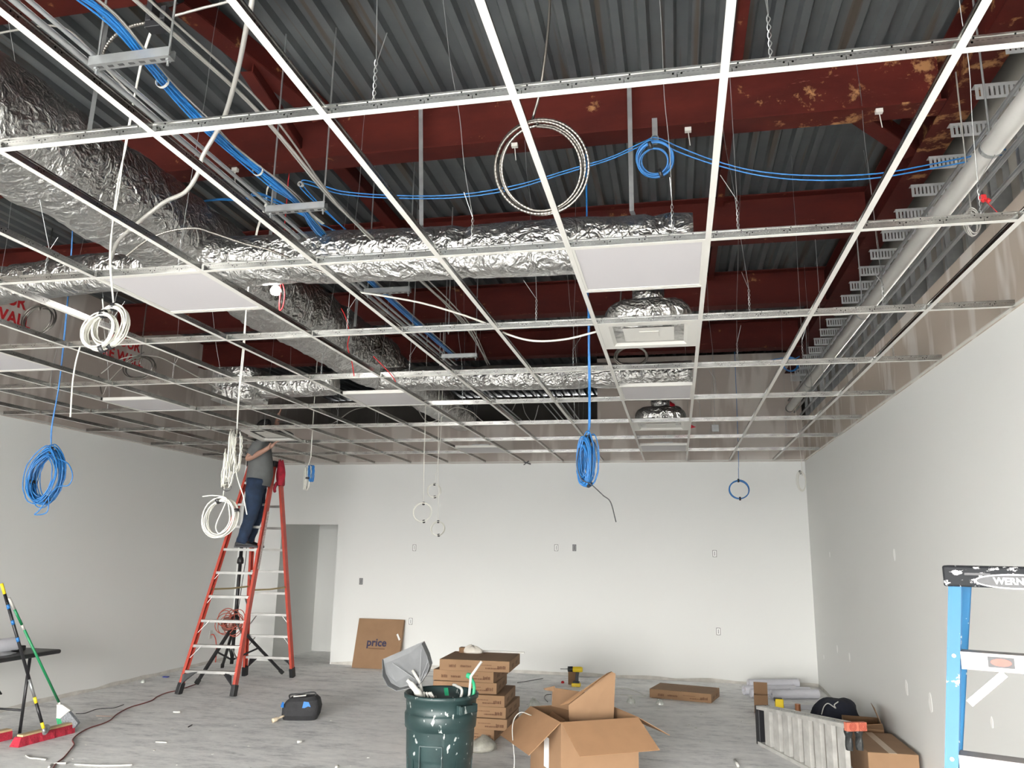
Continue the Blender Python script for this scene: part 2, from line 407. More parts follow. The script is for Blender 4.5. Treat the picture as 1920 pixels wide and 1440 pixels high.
# roof deck, ribs running front to back
pit = 0.1524; prof = []
x = XL - 0.3
while x < XR + 0.4:
    prof += [(x, 0), (x + 0.048, 0), (x + 0.066, 0.042), (x + 0.134, 0.042)]; x += pit
b = MB(); n = len(prof)
for y in (YF - 0.2, 13.2): b.v += [Vector((p[0], y, DECK + p[1])) for p in prof]
for i in range(n - 1): b.f.append((i, i + 1, n + i + 1, n + i)); b.mi.append(0)
b.box((XL - 0.3, YF - 0.2, DECK + 0.06), (XR + 0.4, 13.2, DECK + 0.16))
struct(b.build('ceiling', M_deck, origin=(0, 0, 0)))
# wall angles round the suspended grid
def trim(i, a, bb): struct(MB().box(a, bb).build('trim_%d' % i, M_white, origin=(0, 0, 0)))
trim(1, (XL, YB - 0.022, HC - 0.001), (XR, YB, HC + 0.001)); trim(2, (XL, YF, HC - 0.001), (XL + 0.022, YB, HC + 0.001)); trim(3, (XR - 0.022, YF, HC - 0.001), (XR, YB, HC + 0.001))
for i, (a, bb) in enumerate((((XL, YB - 0.0015, HC), (XR, YB - 0.0001, HC + 0.022)), ((XL + 0.0001, YF, HC), (XL + 0.0015, YB, HC + 0.022)), ((XR - 0.0015, YF, HC), (XR - 0.0001, YB, HC + 0.022)))): trim(4 + i, a, bb)

# ================================================================== ROOF STEEL
def ibeam(name, label, a, bb, d=0.38, w=0.17, group=None):
    a, bb = Vector(a), Vector(bb); mb = MB()
    mb.bar(a + Vector((0, 0, 0.006)), bb + Vector((0, 0, 0.006)), w, 0.012)
    mb.bar(a + Vector((0, 0, d - 0.006)), bb + Vector((0, 0, d - 0.006)), w, 0.012)
    mb.bar(a + Vector((0, 0, d / 2)), bb + Vector((0, 0, d / 2)), 0.009, d - 0.024)
    return tag(mb.build(name, M_red, bevel=0.0), label, 'steel beam', group)
bl = ['rusty red roof beam nearest the camera, crossing the top left corner', 'red steel roof beam with ochre stains, first full one across the picture',
      'red roof beam behind the coiled steel cable, second full one across', 'dark red roof beam above the front light panel, third full one across', 'dark red roof beam farthest back, nearest the rear wall', ]
for y, l in zip((0.80, 2.57, 4.47, 6.36, 8.25), bl): ibeam('roof_beam', l, (XL + 0.02, y, BEAMZ), (1.45, y, BEAMZ), group=None)
ibeam('roof_girder', 'long red girder running along the top of the right wall', (1.545, YF, BEAMZ), (1.545, 12.8, BEAMZ), 0.38, 0.18)
mb = MB()
for y0, y1 in ((YF, 0.7), (0.9, 2.47), (2.67, 4.37), (4.57, 6.26), (6.46, 8.15)): mb.bar((0.27, y0, DECK - 0.05), (0.27, y1, DECK - 0.05), 0.055, 0.09)
tag(mb.build('roof_bridging', M_red), 'slim red bridging tube under the deck, between the roof beams', 'steel member')
def angle(label, a, bb, w=0.075, nrm=(0, 0, 1)):
    mb = MB(); a, bb = Vector(a), Vector(bb); mb.bar(a, bb, w, 0.008); d = (bb - a).normalized(); side = d.cross(Vector((0, 0, 1))).normalized()
    mb.bar(a + side * w / 2 + Vector((0, 0, w / 2)), bb + side * w / 2 + Vector((0, 0, w / 2)), 0.008, w)
    return tag(mb.build('roof_brace', M_red), label, 'steel brace')
angle('broad red diagonal brace under the deck at upper left', onz(330, 10, 4.62), onz(600, 225, 4.62), 0.12)
angle('short red brace meeting the broad diagonal one at upper left', onz(462, 135, 4.56), onz(560, 285, 4.5))
angle('red diagonal brace behind the first full beam, left of centre', onz(630, 310, 4.62), onz(760, 455, 4.6), 0.1)
angle('red knee brace where the stained beam meets the right girder', (0.98, 2.66, 4.42), (1.47, 3.25, 4.42), 0.1)

# ================================================================== RIGHT WALL FRAMING above the board
stud0 = None
vis = []
for i in range(-4, 22):
    y = 1.0 + 0.406 * i
    if y < -0.5 or y > 9.7: continue
    vis.append(y)
nv = len(vis)
def stud_mb(y):
    mb = MB(); x0, x1 = XR + 0.018, XR + 0.128
    for za, zb in ((3.0, 3.86), (3.98, 4.19)): mb.box((x0, y, za), (x1, y + 0.0015, zb))
    mb.box((x0, y, 3.86), (x0 + 0.036, y + 0.0015, 3.98)); mb.box((x1 - 0.036, y, 3.86), (x1, y + 0.0015, 3.98))
    mb.box((x0, y, 3.0), (x0 + 0.0015, y + 0.04, 4.19)); mb.box((x1 - 0.0015, y, 3.0), (x1, y + 0.04, 4.19))
    mb.box((x0 - 0.012, y, 3.0), (x0, y + 0.0015, 3.002))
    return mb
def clip_mb(y):
    mb = MB(); x0, x1 = 1.50, 1.79; z0, z1 = 4.20, 4.29
    # front plate with vertical slots: strips between slots
    ns = 9; sw = 0.009; span = 0.22; px = x0
    mb.box((x0, y - 0.004, z0), (x1, y - 0.002, z0 + 0.018)); mb.box((x0, y - 0.004, z1 - 0.018), (x1, y - 0.002, z1))
    for k in range(ns):
        sx_ = x0 + 0.018 + k * span / ns
        mb.box((px, y - 0.004, z0 + 0.018), (sx_, y - 0.002, z1 - 0.018)); px = sx_ + sw
    mb.box((px, y - 0.004, z0 + 0.018), (x1, y - 0.002, z1 - 0.018))
    mb.box((x0, y - 0.004, z1), (x1, y + 0.05, z1 + 0.002))
    return mb
base_stud = None
for k, y in enumerate(vis):
    o = ORD[k + 1] if k + 1 < len(ORD) else None
    pl = ('%s one from the front' % o) if k < 12 else ('%s one from the back wall' % ORD[nv - k])
    st = tag(stud_mb(0).build('metal_stud', M_galv, origin=(0, 0, 0)) if base_stud is None else base_stud.copy(), 'galvanised wall stud above the right wall board, %s' % pl, 'metal stud', 'studs above the right wall')
    if base_stud is None: base_stud = st
    else: sc.collection.objects.link(st)
    st.location = (0, y, 0)
base_clip = None
for k, y in enumerate(vis):
    pl = ('%s one from the front' % ORD[k + 1]) if k < 12 else ('%s one from the back wall' % ORD[nv - k])
    if base_clip is None: c_ = base_clip = clip_mb(0).build('slotted_clip', mat('bright_galvanised', (.46,.47,.47), .45, .6, .1, 14), origin=(0, 0, 0))
    else: c_ = base_clip.copy(); sc.collection.objects.link(c_)
    tag(c_, 'slotted steel deflection clip under the right girder, %s' % pl, 'clip', 'slotted clips on the stud heads')
    c_.location = (0, y, 0.0)
# pipe and conduits on the right
t = thing('drain_pipe', 'long white pipe running above the right wall, open end at back', 'pipe', (1.3, 3, 3.5))
MB().tube([(1.3, YF + 0.1, 3.60), (1.3, 8.35, 3.60)], 0.048, 24, cap=True).build('pipe_run', M_pvc, t, True)
MB().lathe([(0.044, 0), (0.052, 0), (0.052, 0.05), (0.044, 0.05), (0.044, 0.0)], (1.3, 8.33, 3.60), 24, (0, 1, 0)).build('end_ring', M_black, t, True)
for (y,) in ((1.6,), (4.2,), (6.8,)):
    mb = MB(); mb.tube([(1.3, y, 3.65), (1.3, y, 4.375)], 0.005, 6); mb.lathe([(0.0485, -0.012), (0.051, -0.012), (0.051, 0.012), (0.0485, 0.012)], (1.3, y, 3.60), 24, (0, 1, 0)); mb.build('pipe_hanger', M_galv, t)
for lab, x_, z_, r_, m_ in (('thin steel conduit above the white pipe along right wall', 1.48, 3.95, 0.012, M_galv), ('steel conduit just behind the white pipe', 1.55, 3.78, 0.014, M_dgalv), ('lowest steel conduit beside the top of the right wall board', 1.60, 3.70, 0.014, M_dgalv)):
    tag(MB().tube([(x_, YF + 0.1, z_), (x_, 9.7, z_)], r_, 10).build('conduit', m_, smooth=True), lab, 'conduit')

# ================================================================== SUSPENDED CEILING GRID
def tee_mb(L, web=0.040, ext=0.0):
    fl_ = MB().box((-L / 2, -0.012, -0.001), (L / 2, 0.012, 0.0005))
    wb = MB().box((-L / 2, -0.0011, 0.0005), (L / 2, 0.0011, web - 0.006)); wb.box((-L / 2, -0.0035, web - 0.006), (L / 2, 0.0035, web))
    return fl_, wb
ML = XR - XL - 0.004
rows = [j * 1.2192 for j in range(-1, 8)]
main0 = None
for j, y in enumerate(rows):
    lab = 'perforated white main tee spanning wall to wall, %s crossing row from the camera' % ORD[j + 1] if j else 'white main tee crossing just above the top edge of view'
    if j == 0: continue
    t = thing('ceiling_main_tee', 'long perforated main tee spanning wall to wall, %s row counted from the camera' % ORD[j], 'ceiling grid tee', ((XL + XR) / 2, y, HC), 0, 'main tees of the ceiling grid')
    if main0 is None:
        a_, w_ = tee_mb(ML); main0 = (a_.build('flange', M_white, t, local=True), w_.build('web', M_web, t, local=True))
    else:
        for p in main0: c_ = p.copy(); sc.collection.objects.link(c_); c_.parent = t
cols = [i * 0.6096 for i in range(-11, 3)]
cross0 = None
bays = [(-1.2192, 0)] + [(rows[j], rows[j + 1] if j + 1 < len(rows) else YB) for j in range(1, len(rows))]
def tee_visible(x, y0, y1):
    for k in range(9):
        u, v = pix((x, y0 + (y1 - y0) * k / 8, HC))
        if -10 < u < 1930 and -10 < v < 1450: return True
    return False
for bi, (y0, y1) in enumerate(bays):
    for ci, x in enumerate(reversed(cols)):
        if not tee_visible(x, y0, y1): continue
        bay = 'in the bay before the first row' if bi == 0 else ('between rows %s and %s' % (ORD[bi], ORD[bi + 1]) if bi < 8 else 'behind the last row')
        t = thing('ceiling_cross_tee', 'white cross tee, %s line from the right wall, %s' % (ORD[ci + 1], bay), 'ceiling grid tee', (x, (y0 + y1) / 2, HC), PI / 2, 'cross tees of the ceiling grid')
        L = y1 - y0 - 0.024
        if cross0 is None:
            a_, w_ = tee_mb(1.2192 - 0.024, 0.036); cross0 = (a_.build('flange', M_white, t, local=True), w_.build('web', M_web, t, local=True))
        else:
            for p in cross0:
                c_ = p.copy(); sc.collection.objects.link(c_); c_.parent = t
# hanger wires with twisted lower ends
def wire(x, y, top, lab, loose=None, seed=0):
    rnd = random.Random(seed); z0 = HC + 0.034; pts = []; mb = MB()
    tx, ty, tz = top
    for k in range(20):
        a = k * 0.9; pts.append((x + 0.005 * math.cos(a), y + 0.005 * math.sin(a), z0 + k * 0.0075))
    pts2 = [(x - 0.005 * math.cos(k * 0.9), y - 0.005 * math.sin(k * 0.9), z0 + k * 0.0075) for k in range(20)]
    zb = z0 + 0.15
    body = [(x, y, zb)] + [(x + (tx - x) * q + rnd.uniform(-.008, .008), y + (ty - y) * q, zb + (tz - zb) * q) for q in (0.2, 0.4, 0.6, 0.8)] + [(tx, ty, tz)]
    mb.tube(pts + spline(body, 4), 0.0016, 5)
    a = rnd.uniform(0, 6.28); tl = rnd.uniform(0.06, 0.13)
    mb.tube(pts2 + [(x + tl * math.cos(a) * 0.7, y + tl * math.sin(a) * 0.3, zb + tl)], 0.0016, 5)
    return tag(mb.build('hanger_wire', M_galv), lab, 'wire', 'hanger wires of the ceiling grid')
wl = {1: [-3.06, onz(697, 205, HC).x, onz(1447, 130, HC).x], 2: [onz(65, 520, HC).x, onz(325, 507, HC).x, onz(885, 478, HC).x, onz(1262, 452, HC).x, onz(1385, 447, HC).x, onz(1842, 418, HC).x],
      3: [-4.9, -3.95, -2.2, -0.97, 0.28, 1.0], 4: [-5.5, -4.3, -2.95, -2.2, -0.9, 0.3, 0.75, 1.35], 5: [-5.9, -4.6, -2.95, -2.1, -1.0, 0.2, 1.1], 6: [-4.8, -3.9, -2.4, -1.2, 0.1, 1.2], 7: [-5.2, -3.9, -2.6, -1.3, 0.0, 1.1], 8: [-4.4, -2.9, -1.4, 0.3]}
beams_y = [0.8, 2.57, 4.47, 6.36, 8.25]
for j, xs in wl.items():
    for k, x in enumerate(sorted(xs, reverse=True)):
        y = rows[j]; ty = min(beams_y, key=lambda q: abs(q - y)); s_ = -0.07 if ty > y else 0.07
        if abs(ty - y) > 0.7 or (j + k) % 3 == 0: top = (x + random.uniform(-.1, .1), y + 0.1, DECK)
        else: top = (x + random.uniform(-.12, .12), ty + s_, BEAMZ + 0.004)
        wire(x, y, top, 'twisted hanger wire on %s main tee row, %s wire from the right wall' % (ORD[j], ORD[k + 1]), seed=j * 20 + k)
# flat light panels (0.61 m square) and diffusers
def panel(x0, y0, lab):
    t = thing('light_panel', lab, 'ceiling light', (x0 + 0.305, y0 + 0.305, HC), 0, 'flat ceiling light panels')
    a, c = 0.012, 0.598
    mb = MB(); z0, z1 = 0.001, 0.03
    for q in (((-.293, -.293), (.293, -.281)), ((-.293, .281), (.293, .293)), ((-.293, -.281), (-.281, .281)), ((.281, -.281), (.293, .281))):
        mb.box((q[0][0], q[0][1], z0), (q[1][0], q[1][1], z1))
    mb.build('panel_frame', M_white, t, local=True)
    MB().box((-.281, -.281, 0.004), (.281, .281, 0.010)).build('diffuser', M_panel, t, local=True)
    MB().box((-.281, -.281, 0.011), (.281, .281, 0.028)).build('back_plate', M_galv, t, local=True)
    mb = MB().box((-.12, -.08, 0.030), (.12, .08, 0.075)); mb.build('driver_box', M_galv, t, local=True)
    # two-foot tee closing the half cell
    q = MB().box((-.293, .293, -.001), (.293, .317, .0005)); q.build('edge_tee', M_white, t, local=True)
    return t
S = 0.6096
panel(-S, 1.2192, 'flat white light panel above right of centre, nearest and largest on the right')
panel(-5 * S, 1.2192, 'flat white light panel at left, nearest one behind the hanging white coils')
panel(-9 * S, 2.4384, 'flat white light panel cut by the left edge of the picture')
panel(-9 * S, 4.2672 , 'flat white light panel seen low at left, behind the two white coils')
panel(-5 * S, 4.2672, 'flat white light panel under the foil duct, centre of the ceiling')
panel(-S, 4.2672, 'flat white light panel just behind the square air diffuser')
panel(-5 * S, 7.925, 'small far flat light panel near back wall, left of the centre')
panel(-S, 7.925, 'far flat light panel nearest the back wall, behind the second diffuser')
def diffuser(x0, y0, lab, tilt=0.0, z=HC, foil=True):
    t = thing('air_diffuser', lab, 'air diffuser', (x0 + 0.305, y0 + 0.305, z), 0, 'square ceiling air diffusers'); t.rotation_euler = (tilt, 0, 0)
    mb = MB()
    def ring(r0, z0, r1, z1, th=0.002):
        c0 = [(-r0, -r0, z0), (r0, -r0, z0), (r0, r0, z0), (-r0, r0, z0)]; c1 = [(-r1, -r1, z1), (r1, -r1, z1), (r1, r1, z1), (-r1, r1, z1)]
        o = [Vector(p) for p in c0 + c1]; o2 = [p + Vector((0, 0, th)) for p in o]
        fs = [(i, (i + 1) % 4, (i + 1) % 4 + 4, i + 4) for i in range(4)]
        mb.add(o + o2, fs + [(f[3] + 8, f[2] + 8, f[1] + 8, f[0] + 8) for f in fs] + [(i, i + 8, (i + 1) % 4 + 8, (i + 1) % 4) for i in range(4)] + [(i + 4, (i + 1) % 4 + 4, (i + 1) % 4 + 12, i + 12) for i in range(4)])
    ring(0.293, 0.001, 0.235, 0.003); ring(0.235, 0.003, 0.15, 0.075)
    mb.build('diffuser_frame', M_white, t, local=True)
    mb = MB(); ring(0.155, 0.012, 0.105, 0.03); ring(0.105, 0.030, 0.06, 0.075); mb.box((-.06, -.06, .012), (.06, .06, .016)); ring(0.06, .016, 0.155, 0.012)
    mb.build('centre_cone', M_white, t, local=True)
    mb = MB(); rg = []
    for k in range(9):
        q = k / 8; r = 0.275 * math.cos(q * 1.35) ** 0.55; zz = 0.08 + 0.12 * math.sin(q * 1.57)
        rg.append([Vector((r * math.copysign(abs(math.cos(a)) ** 0.6, math.cos(a)), r * math.copysign(abs(math.sin(a)) ** 0.6, math.sin(a)), zz + 0.015 * noise.noise(Vector((4 * math.cos(a), 4 * math.sin(a), q * 5))))) for a in [2 * PI * i / 28 for i in range(28)]])
    if foil:
        mb.loft([[Vector((p.x, p.y, 0.02)) for p in rg[0]]] + rg); mb.build('foil_insulation', M_foil, t, True, local=True)
        MB().lathe([(0.1, 0.18), (0.1, 0.30)], (0, 0, 0), 20).build('neck', M_foil, t, True, local=True)
    else:
        MB().lathe([(0.27, 0.02), (0.27, 0.035), (0.12, 0.05), (0.11, 0.09), (0.0, 0.09)], (0, 0, 0), 32).build('back_pan', M_black, t, True, local=True)
    return t
diffuser(-S, 2.4384, 'square white air diffuser with crinkled foil on top, nearest on the right')
diffuser(-S, 6.096, 'smaller far white air diffuser, low in the grid toward back wall')
diffuser(-9 * S + 0.06, 6.55, 'white air diffuser being lifted into the grid over the person', math.radians(-6), HC + 0.035, False)

# ================================================================== DUCTS
def duct(name, label, a, bb, r, parts=True, seed=0, amp=0.014, cat='duct', wobble=0.02, r1=None):
    a, bb = Vector(a), Vector(bb); L = (bb - a).length; d = (bb - a) / L; u = d.cross(Vector((0, 0, 1))).normalized(); w = d.cross(u)
    nn = max(8, int(L / 0.045)); ns = 44; rings = []; r1 = r1 or r
    for i in range(nn + 1):
        s_ = i / nn * L; p = a + d * s_; sag = noise.noise(Vector((s_ * 0.9, seed, 0))) * wobble
        rr = r + (r1 - r) * i / nn
        # strap pinch
        ph = (s_ + seed * 0.37) % 1.15; pinch = -0.018 * math.exp(-((ph - 0.57) / 0.035) ** 2)
        ring_ = []
        for k in range(ns):
            th = 2 * PI * k / ns
            q = Vector((s_ * 4.2, math.cos(th) * 1.5 + seed, math.sin(th) * 1.5))
            dr = amp * (noise.noise(q) + 0.6 * abs(noise.noise(q * 2.7)) + 0.35 * noise.noise(q * 6)) + pinch
            ring_.append(p + (u * math.cos(th) + w * math.sin(th)) * (rr + dr) + Vector((0, 0, sag)))
        rings.append(ring_)
    t = thing(name, label, cat, a)
    MB().loft(rings).build('foil_wrap', M_foil, t, True)
    tb = MB(); s_ = (0.57 - seed * 0.37) % 1.15; k = 0
    while s_ < L:
        p = a + d * s_; sag = noise.noise(Vector((s_ * 0.9, seed, 0))) * wobble
        rr = r + (r1 - r) * s_ / L
        mb = MB().lathe([(rr - 0.016, -0.02), (rr - 0.011, -0.02), (rr - 0.011, 0.02), (rr - 0.016, 0.02)], p + Vector((0, 0, sag)), 36, d)
        mb.build('foil_band', M_foil, t, True); s_ += 1.15; k += 1
    return t
duct('trunk_duct', 'large foil-wrapped trunk duct running front to back at left', (-3.42, YF + 0.3, 3.79), (-3.42, 6.0, 3.79), 0.29, seed=1, amp=0.030)
duct('trunk_duct_end', 'narrower far end of the foil trunk duct, beyond the second branch', (-3.38, 6.0, 3.74), (-3.30, 9.3, 3.72), 0.24, seed=2, amp=0.03, r1=0.2)
duct('branch_duct', 'foil-wrapped round branch duct crossing above the front light panels', (-3.15, 2.33, 3.585), (-0.03, 2.33, 3.53), 0.165, seed=3, amp=0.010)
duct('branch_duct', 'foil branch duct at left edge, on the other side of the trunk', (-3.68, 2.55, 3.68), (-5.6, 2.75, 3.68), 0.14, seed=4, amp=0.012)
duct('branch_duct', 'smaller foil branch duct crossing farther back, right of trunk', (-3.15, 5.5, 3.475), (0.02, 5.5, 3.455), 0.125, seed=5, amp=0.007)
duct('branch_duct', 'far foil branch duct left of the trunk, ending in a box', (-3.68, 5.5, 3.46), (-4.55, 5.5, 3.44), 0.125, seed=6, amp=0.007)
mb = MB(); rg = []
for k in range(7):
    z = 3.28 + 0.34 * k / 6
    rg.append([Vector((-4.78 + 0.26 * math.copysign(abs(math.cos(a)) ** 0.45, math.cos(a)) * (1 + 0.05 * noise.noise(Vector((a, z * 9, 0)))), 5.5 + 0.24 * math.copysign(abs(math.sin(a)) ** 0.45, math.sin(a)), z)) for a in [2 * PI * i / 36 for i in range(36)]])
tag(mb.loft(rg).build('plenum_box', M_foil, smooth=True), 'boxy foil-wrapped plenum at the left end of the far branch', 'duct box')
# cap at the near branch end
# hanging straps of the near branch
for lab, u_, y_ in (('flat galvanised strap hanging to the near branch duct, left of centre', 786, 2.455), ('flat galvanised strap hanging to the near branch duct, right of steel coil', 1181, 2.455)):
    p0 = ony(u_, 240, y_); p1 = ony(u_ + 4, 425, y_); mb = MB()
    mb.bar((p0.x, y_, DECK - .01), (p1.x, y_, 3.80), 0.028, 0.0015, (0, 1, 0)); mb.bar((p1.x, y_, 3.80), (p1.x + 0.03, y_ - 0.05, 3.70), 0.028, 0.0015, (0, 1, 0))
    tag(mb.build('duct_strap', M_galv), lab, 'strap')
for lab, x_, y_ in (('flat strap beside the trunk duct near the top left corner', -3.08, 1.1), ('flat strap beside the trunk duct, behind the white flexible cable', -3.08, 2.95), ('flat strap beside the far part of trunk duct', -3.08, 4.6)):
    mb = MB().bar((x_, y_, DECK), (x_ - 0.02, y_, 3.8), 0.028, 0.0015, (0, 1, 0)); tag(mb.build('duct_strap', M_dgalv), lab, 'strap')
# ================================================================== TRAYS, CONDUITS AND CABLE RUNS ABOVE THE GRID
tl = ['nearest the camera, under the black bracket', 'second from the camera, over the blue cables', 'third from the camera, behind the branch duct', 'fourth from the camera', 'fifth and farthest from the camera']
tray0 = None
for k, (y, lab) in enumerate(zip((0.31, 1.70, 3.15, 4.2, 5.15), tl)):
    t = thing('cable_trapeze', 'galvanised strut trapeze on two threaded rods, %s' % lab, 'cable support', (-2.22, y, 3.6), 0, 'strut trapezes carrying the blue cables')
    if tray0 is None:
        mb = MB(); mb.box((-.18, -.02, 0), (.18, .02, .002)); mb.box((-.18, -.02, 0), (.18, -.018, .04)); mb.box((-.18, .018, 0), (.18, .02, .04))
        mb.box((-.18, -.02, .038), (.18, -.010, .04)); mb.box((-.18, .010, .038), (.18, .02, .04)); c1 = mb.build('strut_channel', M_galv, t, local=True)
        mb = MB()
        for q in range(7): mb.box((-.15 + q * .047, -.006, -.0012), (-.15 + q * .047 + .024, .006, -.0002))
        c1b = mb.build('slot', M_dark, c1, local=True)
        c2 = MB().tube([(-.155, 0, -.03), (-.155, 0, DECK - 3.6)], .005, 6).build('threaded_rod', M_galv, t, local=True)
        c3 = MB().tube([(.165, 0, -.03), (.165, 0, DECK - 3.6)], .005, 6).build('threaded_rod', M_galv, t, local=True)
        c4 = MB().lathe([(.011, -.012), (.011, -.003)], (.165, 0, 0), 6).lathe([(.011, -.012), (.011, -.003)], (-.155, 0, 0), 6).build('nut', M_galv, t, local=True); tray0 = (c1, c2, c3, c4)
    else:
        for p in tray0:
            c_ = p.copy(); sc.collection.objects.link(c_); c_.parent = t
            if p is tray0[0]: d_ = c1b.copy(); sc.collection.objects.link(d_); d_.parent = c_
for lab, x_, z_, r_ in (('grey steel conduit left of the blue cable bundle, outermost', -2.52, 3.655, .013), ('grey steel conduit left of the blue cable bundle, middle one', -2.45, 3.655, .013), ('grey steel conduit closest to the blue cable bundle', -2.39, 3.652, .010)):
    tag(MB().tube([(x_, YF + 0.2, z_), (x_, 9.2, z_)], r_, 10).build('conduit', M_dgalv, smooth=True), lab, 'conduit', 'conduits beside the blue cables')
def cable(name, label, pts, r, m, cat='cable', n=6, kx=8, strands=1, spread=0.0, group=None, parent=None):
    mb = MB(); rnd = random.Random(len(label) + strands)
    for s_ in range(strands):
        q = [Vector(p) + Vector((rnd.gauss(0, spread), rnd.gauss(0, spread * .6), rnd.gauss(0, spread * .6))) for p in pts]
        off = Vector((rnd.gauss(0, spread * 1.2), 0, rnd.gauss(0, spread)))
        mb.tube(spline([p + off * (0.0 if i in (0,) else 1) for i, p in enumerate(q)], kx), r, n)
    o = mb.build(name, m, parent, True)
    return tag(o, label, cat, group) if parent is None else o
bp_ = [(100, -40), (200, 30), (270, 112), (320, 170), (385, 232), (445, 290), (517, 345), (560, 385), (608, 445), (700, 545), (770, 608), (850, 672)]
bpts = [onz(u_, v_, 3.672 + (.02 if i in (1, 3, 5) else 0)) for i, (u_, v_) in enumerate(bp_)]
bpts = [Vector((min(max(p.x, -2.33), -2.11), p.y, p.z)) for p in bpts]
t = thing('data_cable_bundle', 'thick bundle of blue data cables running back over the trapezes', 'cable', bpts[0])
cable('strands', '', bpts, .0042, M_blue, strands=15, spread=.009, kx=5, parent=t)
cable('pale_strand', '', [p + Vector((.03, 0, .012)) for p in bpts], .0035, M_wmc, strands=2, spread=.004, kx=5, parent=t)
for y_ in (0.55, 1.35):
    q_ = min(spline(bpts, 12), key=lambda p: abs(p.y - y_)); MB().lathe([(.028, 0), (.030, 0), (.030, .012), (.028, .012)], q_, 16, (0, 1, 0)).build('cable_tie', M_white, t)
hp = [(-2.18, 2.36, 3.72)] + [ony(u_, v_, 2.36) for u_, v_ in ((560, 342), (640, 360), (730, 368), (850, 367), (960, 352), (1060, 322), (1140, 298), (1200, 270), (1228, 262), (1275, 279), (1340, 305), (1420, 326), (1520, 332), (1640, 330), (1750, 310), (1880, 284))]
t = thing('data_cable', 'pair of blue data cables draped across under the stained beam to the right', 'cable', hp[0])
cable('strands', '', hp, .0042, M_blue, strands=2, spread=.006, parent=t)
cable('data_cable', 'short blue cables turning left off the bundle under the stained beam', [(-2.2, 2.3, 3.7)] + [ony(u_, v_, 2.42) for u_, v_ in ((495, 368), (460, 374), (400, 376), (360, 382))], .0042, M_blue, strands=3, spread=.006)
wp = [(-2.10, -1.0), (-2.08, .3), (-2.06, 1.0), (-2.02, 1.75), (-1.96, 2.4), (-2.0, 3.2), (-1.96, 4.4), (-2.05, 5.6)]
cable('clad_cable', 'group of pale clad cables running beside the blue bundle on its right', [(x_ + .0, y_, 3.70 + .08 * math.sin(y_ * 2.1)) for x_, y_ in wp], .0055, M_wmc, strands=4, spread=.012)
mb = MB(); mb.lathe([(.014, 0), (.017, 0), (.017, .03), (.014, .03)], ony(562, 345, 2.3), 12, (0, 1, .3)); tag(mb.build('cable_clamp', M_white), 'small pale clamp on the clad cables below the stained beam', 'clamp')
# thick pale flexible conduit at upper left
fp = [(478, -60, .25), (473, 0, .3), (463, 47, .4), (447, 127, .6), (423, 213, .85), (403, 253, .95), (380, 293, 1.0), (370, 327, 1.05), (347, 360, 1.1), (310, 378, 1.15), (277, 403, 1.2), (253, 423, 1.3), (222, 452, 1.45), (208, 485, 1.6)]
mbp = [ony(a, b_, c) for a, b_, c in fp]
tag(MB().tube(spline(mbp, 8), .0105, 10).build('flexible_conduit', M_wmc, smooth=True), 'thick pale flexible conduit curving down at upper left', 'conduit')
def ribbed(name, lab, pts, r, m, cat='cable', parent=None, kx=10, pitch=0.006):
    q = spline(pts, kx); out = [q[0]]; acc = 0
    L = [0]
    for i in range(1, len(q)): L.append(L[-1] + (q[i] - q[i - 1]).length)
    N = max(8, int(L[-1] / pitch)); N = min(N, 900); P2 = []; rs = []; j = 0
    for i in range(N + 1):
        s_ = L[-1] * i / N
        while j < len(L) - 2 and L[j + 1] < s_: j += 1
        f = (s_ - L[j]) / max(1e-9, L[j + 1] - L[j]); P2.append(q[j].lerp(q[j + 1], min(1, f))); rs.append(r * (1.0 if i % 2 else 0.82))
    o = MB().tube(P2, rs, 8).build(name, m, parent, False)
    return tag(o, lab, cat) if parent is None else o
ribbed('clad_cable', 'steel clad cable arching over the trunk duct at left', [ony(a, b_, 1.75) for a, b_ in ((237, 480), (277, 450), (320, 433), (367, 428), (400, 437), (460, 457), (500, 467), (545, 485), (590, 505), (640, 520))], .0075, M_mc)
ribbed('clad_cable', 'clad cable looping to the black bracket at upper left', [ony(a, b_, .5) for a, b_ in ((192, 112), (197, 92), (215, 68), (245, 50), (275, 43))], .0075, M_mc)
cable('clad_cable', 'white cable sagging from the duct to the near air diffuser', [ony(a, b_, 2.62) for a, b_ in ((673, 548), (720, 555), (790, 568), (860, 588), (910, 606), (950, 626), (1000, 639), (1060, 636), (1118, 622))], .0065, M_wcab, n=8)
cable('clad_cable', 'thin pale cable curling over the left edge near the top corner', [ony(a, b_, .9) for a, b_ in ((-40, 72), (0, 62), (40, 55), (95, 48), (130, 58), (160, 85), (200, 130), (245, 175), (300, 225))], .006, M_wmc)
cable('clad_cable', 'thin pale cable along the beam at top, right of black bracket', [ony(a, b_, .6) for a, b_ in ((315, 32), (340, 26), (380, 15), (425, 4), (470, -8))], .006, M_wmc)
# black bracket
t = thing('black_bracket', 'small black U-shaped bracket with pale cables through it, upper left', 'bracket', ony(297, 30, .5))
mb = MB(); c = ony(297, 44, .36); mb.box((c.x - .045, c.y - .025, c.z - .03), (c.x + .045, c.y + .025, c.z - .0)); mb.box((c.x - .045, c.y - .025, c.z), (c.x - .018, c.y + .025, c.z + .10)); mb.box((c.x + .022, c.y - .025, c.z), (c.x + .045, c.y + .025, c.z + .06))
mb.build('bracket_body', M_black, t, bevel=.003); MB().tube([(c.x - .045, c.y, c.z + .09), (c.x - .045, c.y + .02, DECK)], .004, 6).build('threaded_rod', M_galv, t)

